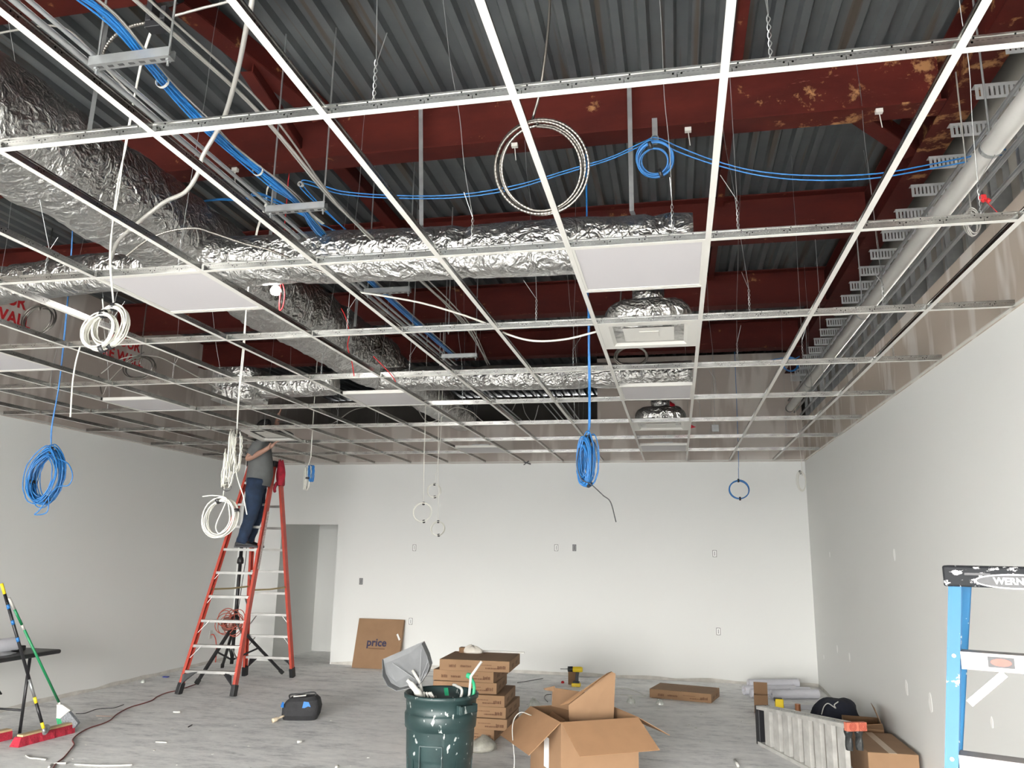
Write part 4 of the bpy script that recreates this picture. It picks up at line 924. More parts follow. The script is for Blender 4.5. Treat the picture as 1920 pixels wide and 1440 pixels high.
def ell(c, rx, ry, n=24, fx=None, tilt=(0, 0), p=2.3):
    out = []
    for i in range(n):
        a = 2 * PI * i / n; ca, sa = math.cos(a), math.sin(a)
        x = rx * math.copysign(abs(ca) ** (2 / p), ca); y = ry * math.copysign(abs(sa) ** (2 / p), sa)
        out.append(Vector((c[0] + x, c[1] + y, c[2] + x * tilt[0] + y * tilt[1])))
    return out
rg = [ell(c_, a, b_, tilt=tl_) for c_, a, b_, tl_ in (((.135, 0, .80), .150, .180, (-.12, 0)), ((.14, 0, .86), .162, .188, (-.1, 0)), ((.15, 0, .95), .168, .188, (-.05, 0)), ((.15, 0, 1.06), .160, .185, (0, 0)), ((.14, 0, 1.18), .148, .195, (0, 0)), ((.13, 0, 1.29), .135, .205, (0, 0)), ((.135, 0, 1.36), .11, .19, (0, 0)), ((.14, 0, 1.41), .075, .11, (0, 0)), ((.145, 0, 1.43), .062, .068, (0, 0)))]
MB().loft(rg, False).build('tshirt', M_shirt, per, True, local=True)
def sleeve(pts, rs):
    mb = MB(); q = spline(pts, 4); rr = [rs[0] + (rs[-1] - rs[0]) * i / (len(q) - 1) for i in range(len(q))]; mb.tube(q, rr, 16, cap=False); return mb
sleeve([(.13, -.12, 1.33), (.12, -.20, 1.31), (.03, -.255, 1.16)], (.085, .062)).build('sleeve', M_shirt, per, True, local=True)
sleeve([(.14, .12, 1.33), (.16, .20, 1.36), (.225, .245, 1.46)], (.085, .062)).build('sleeve', M_shirt, per, True, local=True)
def limb(pts, rs, n=20, w=1.0):
    q = spline(pts, 5); m_ = len(pts) - 1; rr = []
    for i in range(len(q)):
        s_ = i / (len(q) - 1) * m_; k = min(int(s_), m_ - 1); f = s_ - k; rr.append(rs[k] * (1 - f) + rs[k + 1] * f + .004 * math.sin(i * 1.7))
    return MB().tube(q, rr, n)
jb = limb([(.125, -.085, .87), (.11, -.095, .72), (.105, -.10, .47), (.05, -.095, .25), (.0, -.09, .055)], (.125, .115, .085, .075, .068))
jb2 = limb([(.13, .085, .87), (.12, .10, .72), (.14, .12, .47), (.10, .12, .25), (.05, .12, .055)], (.125, .115, .085, .075, .068))
hips = MB().loft([ell((.125, 0, z), a, b_) for z, a, b_ in ((.76, .10, .16), (.80, .135, .182), (.87, .142, .176), (.93, .138, .17))])
jb.f += [tuple(i + len(jb.v) for i in f) for f in jb2.f]; jb.mi += jb2.mi; jb.v += jb2.v
jb.f += [tuple(i + len(jb.v) for i in f) for f in hips.f]; jb.mi += hips.mi; jb.v += hips.v
jb.build('jeans', M_jean, per, True, local=True)
for dx, dy in ((0, -.09), (.05, .12)):
    rg = []
    for x_, w_, h_, zc in ((-.075, .02, .05, .03), (-.06, .036, .085, .045), (0, .042, .10, .05), (.06, .043, .085, .043), (.12, .047, .06, .03), (.175, .042, .045, .024), (.205, .02, .03, .018)):
        rg.append([Vector((dx + x_, dy + w_ * math.cos(a), max(0, zc + h_ / 2 * math.sin(a)))) for a in [2 * PI * i / 18 for i in range(18)]])
    s1 = MB().loft(rg).build('shoe', mat('black_shoe', (.02, .02, .022), .6), per, True, local=True)
    MB().loft([[Vector((dx + x_, dy + w_ * q, z)) for q, z in ((-1, -.002), (1, -.002), (1, .02), (-1, .02))] for x_, w_ in ((-.078, .03), (-.05, .044), (.06, .044), (.12, .05), (.18, .045), (.21, .022))]).build('sole', mat('shoe_sole', (.06, .06, .065), .8), s1, local=True)
    MB().lathe([(.046, .07), (.048, .075), (.047, .10), (.040, .105)], (dx - .005, dy, 0), 16).build('sock', M_white, per, True, local=True)
rg = []
for k in range(9):
    q = k / 8; z = 1.55 + .13 * math.sin(q * PI / 2); r = .098 * math.cos(q * PI / 2 * .97) + .006
    rg.append([Vector((.165 - .012 * (1 - q) + r * 1.05 * math.cos(a) * (1 if math.cos(a) < 0 else .80), r * .88 * math.sin(a), z + (.05 if math.cos(a) > .4 else 0) * (1 - q))) for a in [2 * PI * i / 24 for i in range(24)]])
MB().loft(rg).build('hair', mat('black_hair', (.008, .007, .007), .8, 0, 0, 1, .8, 90), per, True, local=True)
M_eye = mat('eye_dark', (.02, .015, .01), .3)
for s_ in (-1, 1): MB().lathe([(0, -.006), (.011, 0), (0, .006)], (.257, s_ * .03, 1.575), 10, (1, 0, 0)).build('eye', M_eye, per, True, local=True)
MB().box((.256, -.022, 1.512), (.262, .022, 1.518)).build('mouth', mat('lips', (.4, .14, .12), .6), per, local=True)

# ================================================================== TRIPOD LIFT behind the ladder
hub = Vector((-6.02, 8.02, .82))
hub = ony(441, 1165, 8.02); topp = Vector((hub.x + .02, hub.y, 2.95))
t = thing('tripod_stand', 'black telescoping tripod stand behind the orange ladder', 'tripod', (hub.x, hub.y, 0))
MB().tube([hub + Vector((0, 0, -.55)), Vector((hub.x, hub.y, 2.0))], .024, 14).build('pole', M_blackm, t, True)
MB().tube([Vector((hub.x, hub.y, 2.0)), topp], .017, 12).build('pole', M_blackm, t, True)
MB().lathe([(.03, -.05), (.045, -.04), (.045, 0), (.038, .03), (.026, .05)], Vector((hub.x, hub.y, 1.56)), 16).build('collar', M_black, t, True)
MB().lathe([(.05, -.06), (.06, -.05), (.06, .05), (.03, .08)], hub, 16).build('hub', M_blackm, t, True)
c = Vector((hub.x, hub.y, hub.z - .5))
for a in (onz(368, 1282, .02), onz(530, 1262, .02), Vector((-6.75, 8.9, .02))):
    l_ = MB().bar(hub + Vector((0, 0, -.02)), a, .035, .035).build('leg', M_blackm, t); MB().bar(a + (hub - a).normalized() * .06, a, .045, .045).build('foot', M_rub, l_)
    m_ = (hub + a) / 2; MB().bar(c, m_, .02, .02).build('strut', M_blackm, t)
MB().tube(spline([Vector((hub.x + .03, hub.y - .02, 2.0)), Vector((hub.x + .09, hub.y - .02, 1.7)), Vector((hub.x + .07, hub.y - .02, 1.3)), hub + Vector((.04, -.03, .05))], 8), .005, 6).build('wire', M_black, t, True)
t = thing('cord_reel', 'tangled red extension cord wound on the tripod hub', 'cord', hub)
mb = MB(); rnd = random.Random(3)
for k in range(9):
    cc = hub + Vector((rnd.uniform(-.13, .06), -.07 + rnd.uniform(-.02, .02), rnd.uniform(-.12, .08))); R_ = rnd.uniform(.08, .15); tl_ = rnd.uniform(-.5, .5)
    mb.tube([cc + Vector((R_ * math.cos(a), .3 * R_ * math.sin(a + tl_), R_ * math.sin(a))) for a in [2 * PI * i / 24 for i in range(25)]], .006, 6)
mb.build('loops', mat('faded_red_cord', (.38, .09, .06), .6), t, True)
MB().lathe([(.05, -.03), (.09, -.03), (.09, .04), (.05, .04)], hub + Vector((-.06, -.08, -.03)), 20, (.2, 1, 0)).build('reel', mat('reddish_reel', (.22, .09, .07), .5), t, True)
# ================================================================== BLUE STEP LADDER at right (painter's ladder)
M_bl = mat('blue_fibreglass', (.004, .105, .24), .5); k_ = NT(M_bl); tc_ = k_.n('ShaderNodeTexCoord').outputs['Object']
f_ = k_.ramp(k_.noise(tc_, 26, 3, .55), [(.64, (0, 0, 0)), (.67, (1, 1, 1))]); k_.l(k_.mix(f_, (.004, .105, .24), (.5, .51, .51)), k_.b.inputs['Base Color'])
M_capb = mat('paint_spattered_black_plastic', (.008, .009, .011), .6, spec=.2); k_ = NT(M_capb); tc_ = k_.n('ShaderNodeTexCoord').outputs['Object']
f_ = k_.ramp(k_.noise(k_.scalevec(tc_, (1, 1, 1.6)), 24, 6, .7), [(.55, (0, 0, 0)), (.58, (1, 1, 1))]); k_.l(k_.mix(f_, (.008, .009, .011), (.55, .55, .55)), k_.b.inputs['Base Color'])
M_pst = mat('paint_smeared_aluminium', (.30, .275, .268), .5, .3, .12, 20)
Yb = .70
tl_ = ony(1766, 1060, Yb); bl_ = ony(1768, 1099, Yb); x0 = tl_.x; ztop = tl_.z; zbot = bl_.z
lad = thing('step_ladder', 'paint-spattered blue step ladder with a black top cap, cut by right edge', 'ladder', (x0, Yb, 0), math.radians(-21))
LM_ = WM(lad)
def lw(x, y, z): return Vector((x, y, z))
MB().box(lw(0, -.005, zbot), lw(.40, .16, ztop)).build('top_cap', M_capb, lad, bevel=.006, local=True)
H_ = zbot
def railb(a, b_, nm='rail'): mb = MB(); rail(mb, a, b_, .028, .07, (-1, 0, 0) if a.x < .2 else (1, 0, 0)); return mb
fa, fb = lw(.030, .02, H_ + .01), lw(-.13, -.20, .03); ga, gb = lw(.372, .02, H_ + .01), lw(.53, -.20, .03)
ra, rb = lw(.05, .13, H_ + .01), lw(-.20, .55, .03); sa, sb = lw(.35, .13, H_ + .01), lw(.53, .55, .03)
# front rails face the camera: flat channel seen face-on
for a, b_ in ((fa, fb), (ga, gb), (ra, rb), (sa, sb)):
    mb = MB(); d_ = (b_ - a).normalized(); mb.bar(a, b_, .036, .004, (0, -1, 0)); sg = -1
    mb.bar(a + Vector((-.016, .03, 0)), b_ + Vector((-.016, .03, 0)), .004, .06, (0, -1, 0)); mb.bar(a + Vector((.0, .06, 0)), b_ + Vector((0, .06, 0)), .036, .004, (0, -1, 0))
    r_ = mb.build('rail', M_bl, lad, local=True); MB().bar(b_ + Vector((0, .03, .06)), b_ + Vector((0, .03, -.03)), .06, .08, (0, 1, 0)).build('rubber_foot', M_rub, r_, local=True)
for k in range(5):
    z = H_ - .195 - k * .292
    f = (H_ + .01 - z) / (H_ - .02); a = fa.lerp(fb, f) + Vector((.018, .0, 0)); b_ = ga.lerp(gb, f) + Vector((-.018, .0, 0))
    mb = MB(); mb.bar(a + Vector((0, .035, .0)), b_ + Vector((0, .035, .0)), .075, .004); mb.bar(a + Vector((0, -.002, -.024)), b_ + Vector((0, -.002, -.024)), .004, .05); mb.bar(a + Vector((0, .072, -.018)), b_ + Vector((0, .072, -.018)), .004, .036)
    st = mb.build('step', M_pst, lad, local=True)
    if k == 0:
        c = a + Vector((.105, -.006, -.022)); MB().bar(c + Vector((-.034, 0, 0)), c + Vector((.034, 0, 0)), .001, .030).build('warning_label', M_black, st, local=True)
        MB().slab([c + Vector((.027 * math.cos(a), -.0006, .0105 * math.sin(a))) for a in [2 * PI * i / 24 for i in range(24)]], .0008, (0, -1, 0)).build('label_oval', mat('label_red', (.75, .08, .06), .5), st, local=True)
        MB().lathe([(.007, -.001), (.007, .001)], a + Vector((.075, -.005, -.022)), 12, (0, -1, 0)).build('rivet', M_galv, st, local=True)
        for q in range(3): MB().bar(c + Vector((.042, 0, .010 - q * .009)), c + Vector((.125, 0, .010 - q * .009)), .0006, .003).build('label_text_line', mat('grey_print', (.2, .2, .2), .7), st, local=True)
        mb = MB(); mb.bar(a + Vector((.01, .02, -.15)), a + Vector((.11, .02, -.055)), .012, .022); mb.build('step_brace', M_alu, lad, local=True); mb = MB(); mb.bar(b_ + Vector((-.01, .02, -.15)), b_ + Vector((-.11, .02, -.055)), .012, .022); mb.build('step_brace', M_alu, lad, local=True)
        mb = MB(); mb.bar(lw(.06, .2, z - .055), lw(.36, .2, z - .055), .05, .03); mb.build('rear_bar', M_alu, lad, local=True)
    for q in (.0, -.05): 
        mb = MB(); p_ = a + Vector((-.018, -.003, q - .012)); mb.lathe([(.006, 0), (.006, .003), (0, .004)], p_, 10, (0, -1, 0)); mb.build('rivet', M_galv, lad, local=True)
c = lw(.197, -.007, (ztop + zbot) / 2 - .012)
mb = MB(); q = []
for r0, r1 in ((1.0, .93),):
    N = 40; o_ = []; i_ = []
    for k in range(N): a = 2 * PI * k / N; o_.append(c + Vector((.112 * math.cos(a), 0, .0225 * math.sin(a)))); i_.append(c + Vector((.106 * math.cos(a), 0, .0185 * math.sin(a))))
    mb.add(o_ + i_, [(k, (k + 1) % N, N + (k + 1) % N, N + k) for k in range(N)])
cap_ = [o for o in bpy.data.objects if o.name.startswith('top_cap') and o.parent == lad][0]
MB().slab([c + Vector((.106 * math.cos(a), .0009, .0185 * math.sin(a))) for a in [2 * PI * i / 40 for i in range(40)]], .0008, (0, -1, 0)).build('logo_plate', M_black, cap_, local=True)
mb.build('logo_oval', M_spackle, cap_, local=True)
text_mesh('WERNER', .027, LM_ @ frame(c + Vector((-.006, -.001, 0)), (1, 0, 0), (0, 0, 1)), 'logo_lettering', M_spackle, cap_, .0006, bold=.001)
MB().box(lw(.06, -.0065, ztop - .028), lw(.13, -.0055, ztop - .021)).build('tool_slot', M_black, cap_, local=True)

# ================================================================== FOLDED ALUMINIUM LADDER lying on its side
A0, B0 = Vector((.56, 6.15, 0)), Vector((1.10, 4.72, 0)); hA, hB = .33, .475
AB = (B0 - A0).normalized(); sd = Vector((-AB.y, AB.x, 0))
if sd.x < 0: sd = -sd
M_alu2 = mat('bright_aluminium', (.62, .61, .58), .45, .5, .15, 10)
t = thing('folded_ladder', 'folded aluminium step ladder lying on its side by the right wall', 'ladder', A0.lerp(B0, .5))
for si, off in enumerate((0.0, .085)):
    o_ = sd * off
    mb = MB(); mb.bar(A0 + o_ + Vector((0, 0, .016)), B0 + o_ + Vector((0, 0, .016)), .075 if si == 0 else .05, .03); mb.build('rail', M_alu2, t)
    mb = MB(); mb.bar(A0 + o_ + Vector((0, 0, hA)), B0 + o_ + Vector((0, 0, hB)), .075 if si == 0 else .05, .03)
    r_ = mb.build('rail', M_alu2, t)
    if si == 0:
        mb = MB()
        for k in range(12):
            p = (A0 + o_ + Vector((0, 0, hA))).lerp(B0 + o_ + Vector((0, 0, hB)), .08 + k * .075); mb.lathe([(.005, .014), (.005, .018), (0, .019)], p + sd * (-.02 if k % 2 else .015), 8)
        mb.build('rivet', M_dgalv, r_)
    for k in range(8 if si == 0 else 7):
        f = .11 + k * .115 + (.05 if si else 0); p = A0.lerp(B0, f) + o_; h = hA + (hB - hA) * f
        mb = MB(); w_ = .10 if si == 0 else .03
        M_ = frame(p, AB, sd); mb.bar(p + Vector((0, 0, .03)), p + Vector((0, 0, h - .012)), .004, w_ , AB) if False else None
        mb.bar(p - AB * w_ / 2 + Vector((0, 0, .03)), p - AB * w_ / 2 + Vector((0, 0, h - .012)), .035, .004, AB)
        mb.bar(p - sd * .017 + Vector((0, 0, .03)), p - sd * .017 + Vector((0, 0, h - .012)), .004, w_, AB)
        mb.bar(p + AB * w_ / 2 + Vector((0, 0, .03)), p + AB * w_ / 2 + Vector((0, 0, h - .012)), .035, .004, AB)
        mb.build('step', M_alu2, t)
    # black boot and orange pad at the near end
    for z_, hh in ((hB, 1), (.016, 0)):
        p = B0 + o_ + Vector((0, 0, z_)); mb = MB(); mb.bar(p - AB * .02, p + AB * .02, .10 if si == 0 else .06, .062)
        pad = mb.build('rubber_pad', mat('orange_rubber', (.50, .14, .085), .7), t)
        if hh:
            mb = MB()
            for r_ in (.008, .017, .026): mb.lathe([(r_, 0), (r_ + .003, 0), (r_ + .003, .0015), (r_, .0015)], p + AB * .0205, 20, AB)
            mb.build('tread_rings', mat('dark_red_rubber', (.28, .03, .02), .7), pad)
    mb = MB(); p0 = B0 + o_ + Vector((0, 0, hB - .02)) - AB * .05; rg = []
    for k in range(6):
        q = k / 5; w_ = .028 + .006 * math.sin(k * 2.2); rg.append([p0 + Vector((0, 0, -.16 * q)) + sd * w_ * math.cos(a) + AB * (.03 * math.sin(a) + .005 * math.sin(3 * a + k)) for a in [2 * PI * i / 12 for i in range(12)]])
    mb.loft(rg).build('rubber_boot', mat('grey_tape', (.018, .02, .02), .5), t)
mb = MB(); mb.bar(A0 + sd * .04 + Vector((0, 0, .0)), A0 + sd * .04 + Vector((0, 0, hA + .015)), .15, .075, AB); mb.build('top_cap', M_black, t, bevel=.006)
p = B0 - AB * .17 + Vector((0, 0, .09)) - sd * .022
MB().lathe([(.03, 0), (.03, .001), (0, .0015)], p, 20, -sd, xs=.6, ys=1.5).build('blue_badge', mat('badge_blue', (.02, .05, .55), .5), t)

# ================================================================== CARTONS
def carton(name, label, cat, o, ux, w, d, h, m=M_card, group=None, tape=False, z=0.0, marks=None, bev=.004):
    """closed carton: o = front-left bottom corner, ux = direction of the front edge"""
    ux = Vector((ux[0], ux[1], 0)).normalized(); uy = Vector((-ux.y, ux.x, 0)); o = Vector((o[0], o[1], z))
    rz = math.atan2(ux.y, ux.x); c = o + ux * w / 2 + uy * d / 2
    t = thing(name, label, cat, c, rz, group)
    MB().box((-w / 2, -d / 2, .001), (w / 2, d / 2, h)).build('box_body', m, t, bevel=bev, local=True)
    MB().box((-.03 if tape else -.0015, -d / 2 - .0008, h - .001), (.03 if tape else .0015, d / 2 + .0008, h + .0008)).build('top_seam', M_card2 if not tape else mat('packing_tape', (.50, .38, .27), .35), t, local=True)
    if marks:
        mb = MB(); rnd = random.Random(marks)
        def blk(x_, z_, w_, h_, n_):
            for k in range(n_):
                bw = w_ / n_; mb.box((x_ + k * bw, -d / 2 - .0012, z_), (x_ + k * bw + bw * rnd.uniform(.5, .85), -d / 2 - .0002, z_ + h_ * rnd.uniform(.75, 1)))
        blk(-w * .36, h * .30, w * .10, h * .28, 7); blk(-w * .20, h * .34, w * .16, h * .20, 12); blk(w * .16, h * .26, w * .2, h * .12, 10); blk(w * .33, h * .28, w * .12, h * .3, 6); blk(w * .05, h * .56, w * .2, h * .06, 16)
        mb.build('printed_marks', M_brownink, t, local=True)
        mb = MB()
        for k in range(2): mb.box((w / 2 - .0002 + .0, -d * .3 + k * d * .35, h * .3), (w / 2 + .001, -d * .3 + k * d * .35 + d * .2, h * .6))
        mb.build('side_label', M_card2, t, local=True)
    return t
# stack of flat cartons
sl = ['flat carton at the bottom of the stack, on the floor', 'flat carton second from the bottom of the stack', 'flat carton third from the bottom of the stack', 'flat carton in the middle of the stack, fourth up', 'flat carton third from the top of the stack, fifth up', 'flat carton just under the topmost one of the stack', 'flat topmost carton of the stack, turned and holding scraps']
xs_ = [-2.50, -2.42, -2.45, -2.46, -2.44, -2.47, -2.44]; zs = 0
dxs = [-.10, .0, -.05, .0, .04, -.02, .05]; rots = [-2, 1, -1, 2, 3, -1, 2]; ws_ = [.60, .62, .62, .62, .62, .60, .68]
bh = .104
yq = 5.52
for k in range(7):
    a = math.radians(rots[k]); r_ = [1335 / 1, 0][0]
    xr_ = ony([925, 950, 947, 945, 928, 923, 954][k], 1330, yq).x
    carton('flat_carton', sl[k], 'cardboard box', (xr_ - ws_[k], yq + [.08, .02, .05, 0, .03, .04, -.02][k]), (math.cos(a), math.sin(a)), ws_[k], .62, bh - .003, M_card, 'stack of flat cartons behind the trash can', z=k * bh, marks=k + 1)
ztp = 7 * bh
t = thing('plastic_scrap', 'crumpled pale plastic bag on the topmost flat carton', 'plastic', ony(885, 1242, 6.0))
mb = MB(); c = Vector((ony(886, 1243, 6.0).x, 6.0, ztp)); rg = []
for k in range(7): q = k / 6; rg.append([c + Vector((.10 * math.cos(a) * math.cos(q * 1.45) * (1 + .3 * noise.noise(Vector((a * 1.2, q * 2, 3)))), .06 * math.sin(a) * math.cos(q * 1.45), .002 + .07 * math.sin(q * 1.5) * (1 + .4 * noise.noise(Vector((a, 1, 1)))))) for a in [2 * PI * i / 22 for i in range(22)]])
mb.loft(rg).build('bag', mat('pale_plastic', (.66, .62, .55), .4, 0, .12, 9), t, True)
tag(MB().bar(ony(950, 1243, 6.1) * 0 + Vector((xr_ - .52, yq + .59, ztp + .010)), Vector((xr_ + .03, yq + .59, ztp + .010)), .018, .016).build('metal_angle', M_white), 'short white metal angle along the back of the topmost carton', 'metal strip')
tag(MB().box((ony(860, 1245, 5.98).x, 5.98, ztp), (ony(885, 1245, 5.98).x, 6.06, ztp + .05)).build('cardboard_block', M_card2), 'small upright cardboard offcut on the topmost flat carton', 'cardboard')
# plastic bag on the floor at the bottom of the stack
mb = MB(); c = onz(900, 1408, 0); rg = []
for k in range(9): q = k / 8; rg.append([c + Vector((.14 * math.cos(a) * math.cos(q * 1.45) * (1 + .25 * noise.noise(Vector((a * 1.2, q * 2, 3)))) , .10 * math.sin(a) * math.cos(q * 1.45), .12 * math.sin(q * 1.5) + (.02 * math.cos(a)))) for a in [2 * PI * i / 24 for i in range(24)]])
for r_ in rg:
    for p in r_: p.z = max(p.z, .001)
tag(mb.loft(rg).build('plastic_bag', mat('milky_plastic', (.30, .29, .25), .35, 0, .3, 14, .8, 30), smooth=True), 'lumpy milky plastic bag on the floor before the stack', 'plastic bag')
# flat carton on the floor at the back
p0, p1 = onz(1218, 1308, 0), onz(1334, 1319, 0); carton('flat_carton', 'single flat carton lying on the floor before the back wall', 'cardboard box', p0, (p1.x - p0.x, p1.y - p0.y), (p1 - p0).length, .52, .105, M_card, marks=9)
# price carton leaning on the wall
t = thing('leaning_carton', 'large flat carton printed price, leaning on the back wall', 'cardboard box', (-4.62, 9.55, 0))
p0, p1, p2, p3 = ony(659, 1253, 9.50), ony(745, 1262, 9.50), ony(757, 1169, 9.68), ony(673, 1165, 9.68)
zz = min(p0.z, p1.z); p0 = Vector((p0.x, 9.50, .002)); p1 = Vector((p1.x, 9.50, .002)); n_ = (p1 - p0).cross(p3 - p0).normalized()
p2.z = .70; p3.z = .70
bod = MB().slab([p0, p1, Vector(p2), Vector(p3)], -.07 if n_.y < 0 else .07).build('box_body', M_card, t, bevel=.004)
cc = (p0 + p1 + p2 + p3) / 4; xx = (p1 - p0).normalized(); yy = ((p3 - p0) + (p2 - p1)).normalized()
text_mesh('price', .155, frame(cc + Vector((-.02, -.004, .0)) + yy * .01, (p2 - p3), yy), 'lettering', mat('navy_ink', (.012, .012, .05), .6), bod, .0006, bold=.004)
MB().bar(cc + Vector((-.14, -.003, 0)) - yy * .075, cc + Vector((.12, -.003, 0)) - yy * .075, .0008, .008).build('text_line', M_brownink, bod)
MB().bar(p2.lerp(p1, .30) + Vector((-.08, -.004, 0)), p2.lerp(p1, .42) + Vector((-.03, -.004, 0)), .001, .05).build('shipping_label', M_spackle, bod)
# big open carton in front
C_, L_, R_, = Vector((-1.051, 4.108, 0)), Vector((-1.38, 4.66, 0)), Vector((-.50, 4.455, 0)); B_ = L_ + R_ - C_; hh = .50
t = thing('open_carton', 'large open cardboard carton with flaps spread, in the foreground', 'cardboard box', (C_ + R_ + L_ + B_) / 4)
up = Vector((0, 0, hh)); th = .005
def wallp(a, b_): 
    d_ = (b_ - a).normalized(); nrm = Vector((-d_.y, d_.x, 0)); return MB().slab([a + Vector((0, 0, .002)), b_ + Vector((0, 0, .002)), b_ + up, a + up], th, nrm)
for a, b_ in ((L_, C_), (C_, R_), (R_, B_), (B_, L_)): wallp(a, b_).build('side_panel', M_card, t)
MB().slab([C_ + Vector((0, 0, .002)), R_ + Vector((0, 0, .002)), B_ + Vector((0, 0, .002)), L_ + Vector((0, 0, .002))], .004, (0, 0, 1)).build('bottom_panel', M_card, t)
def flap(a, b_, ln, ang, skew=(0, 0), m=M_cardin):
    """ang: degrees below horizontal, outward"""
    d_ = (b_ - a).normalized(); o_ = Vector((d_.y, -d_.x, 0)); v_ = (o_ * math.cos(math.radians(ang)) + Vector((0, 0, -math.sin(math.radians(ang))))) * ln
    MB().slab([a + up, b_ + up, b_ + up + v_ + d_ * skew[1], a + up + v_ + d_ * skew[0]], .0045, v_.cross(d_)).build('flap', m, t)
flap(L_, C_, .33, 40, (-.02, .0)); flap(C_, R_, .33, 32, (.02, .02)); flap(R_, B_, .31, 28, (0, -.02)); flap(B_, L_, .30, 150, (.0, .0), M_card2)
MB().box((-.0, 0, 0), (0, 0, 0)) 
fx = (R_ - C_).normalized(); nf = Vector((fx.y, -fx.x, 0))
pc_ = C_.lerp(R_, .62) + nf * .001
text_mesh('THIS SIDE UP', .04, frame(pc_ + Vector((0, 0, .22)), fx, (0, 0, 1)), 'lettering', M_ink, t, .0004, bold=.001) if False else None
lx = (C_ - L_).normalized(); nl = Vector((lx.y, -lx.x, 0)); pl_ = L_.lerp(C_, .55) + nl * .001
MB().bar(pl_ + Vector((0, 0, .22)) - lx * .05, pl_ + Vector((0, 0, .22)) + lx * .05, .001, .2, nl).build('white_label', M_spackle, t) if False else MB().slab([pl_ + Vector((0, 0, .12)) - lx * .05, pl_ + Vector((0, 0, .12)) + lx * .05, pl_ + Vector((0, 0, .34)) + lx * .05, pl_ + Vector((0, 0, .34)) - lx * .05], .001, nl).build('white_label', M_spackle, t)
def sheet(label, pts, th=.006, m=M_card, nm='cardboard_sheet'):
    return tag(MB().slab(pts, th).build(nm, m), label, 'cardboard')
sheet('tall slanted cardboard sheet standing in the open carton', [ony(u_, v_, y_) for u_, v_, y_ in ((1069, 1392, 4.55), (1066, 1322, 4.55), (1146, 1259, 4.66), (1154, 1263, 4.67), (1149, 1385, 4.67))], .008)
sheet('bent upper edge of cardboard packing in the open carton, pale side', [ony(u_, v_, y_) for u_, v_, y_ in ((1050, 1322, 4.50), (1066, 1318, 4.535), (1146, 1259, 4.64), (1138, 1262, 4.55))], .006, M_cardin)
sheet('shorter upright cardboard piece at the back of the open carton', [ony(u_, v_, y_) for u_, v_, y_ in ((1032, 1380, 4.75), (1036, 1289, 4.75), (1096, 1298, 4.80), (1092, 1380, 4.8))], .006, M_card2)
sheet('narrow folded cardboard tab at left in the open carton', [ony(u_, v_, y_) for u_, v_, y_ in ((1019, 1291, 4.70), (1040, 1286, 4.76), (1042, 1297, 4.76), (1022, 1294, 4.70))], .005, M_card)
sheet('low cardboard insert leaning inside the open carton', [ony(u_, v_, y_) for u_, v_, y_ in ((990, 1340, 4.72), (1030, 1330, 4.74), (1060, 1350, 4.5), (1030, 1362, 4.45))], .005, M_cardin)
MB()
tag(MB().tube(spline([Vector((-1.34, 4.46, .47)), Vector((-1.42, 4.38, .50)), Vector((-1.47, 4.35, .40)), Vector((-1.44, 4.30, .15)), Vector((-1.46, 4.26, .01))], 8), .004, 6).build('string', M_white, smooth=True), 'white string hanging over the left side of open carton', 'string')
# boxes at the right wall
p0 = onz(1600, 1412, .26); p1 = onz(1678, 1414, .26)
carton('taped_carton', 'taped brown carton between the folded ladder and right wall', 'cardboard box', (1.245, 4.93), (1, .02), .37, .75, .255, M_card, tape=True)
t = thing('opened_carton', 'crushed open carton against the right wall behind the taped one', 'cardboard box', (1.45, 6.1, 0), math.radians(-8))
for a, b_ in (((-.16, -.28), (.16, -.28)), ((.16, -.28), (.16, .28)), ((.16, .28), (-.16, .28)), ((-.16, .28), (-.16, -.28))):
    MB().slab([(*a, .002), (*b_, .002), (*b_, .26), (*a, .26)], .005, (a[1] - b_[1], b_[0] - a[0], 0)).build('side_panel', M_card2, t, local=True)
MB().slab([(-.16, -.28, .26), (.16, -.28, .26), (.14, -.40, .33), (-.12, -.42, .30)], .004).build('flap', M_card, t, local=True)
MB().slab([(.155, -.25, .26), (.155, .25, .26), (.10, .2, .40), (.10, -.2, .42)], .004).build('flap', M_card, t, local=True)
# navy jacket on top
t = thing('jacket', 'bundled navy jacket with white drawstring behind the folded ladder', 'jacket', (1.22, 6.75, 0))
c = ony(1567, 1352, 6.75); c.z = 0; mb = MB(); rg = []
for k in range(12):
    q = k / 11; zz = .02 + .33 * math.sin(q * PI / 2); rr = math.cos(q * PI / 2 * .96) ** .6
    rg.append([c + Vector((.25 * rr * math.cos(a) * (1 + .16 * noise.noise(Vector((math.cos(a) * 2, math.sin(a) * 2, q * 3)))) + .03 * q, .22 * rr * math.sin(a), zz + .05 * rr * noise.noise(Vector((math.cos(a) * 1.6, math.sin(a) * 1.6, q * 2 + 5))))) for a in [2 * PI * i / 36 for i in range(36)]])
for r_ in rg:
    for p in r_: p.z = max(p.z, .002)
mb.loft(rg).build('cloth', mat('navy_fleece', (.006, .008, .018), .9, 0, .3, 9, .5, 25), t, True)
a_ = c + Vector((-.12, -.16, .315)); MB().tube(spline([a_ + Vector(q) for q in ((-.04, -.03, -.09), (-.01, -.01, -.02), (.03, 0, .01), (.07, -.01, -.01), (.10, -.01, -.03), (.09, .0, .0), (.13, .01, .03))], 6), .005, 6).build('drawstring', M_white, t, True)
a_ = c + Vector((-.24, -.1, .05)); MB().tube(spline([a_ + Vector(q) for q in ((.1, 0, .12), (-.05, -.02, .13), (-.13, -.03, .12), (-.14, -.04, .06), (-.05, -.04, .06), (.08, 0, .09))], 6), .012, 8).build('sleeve_strap', M_black, t, True)
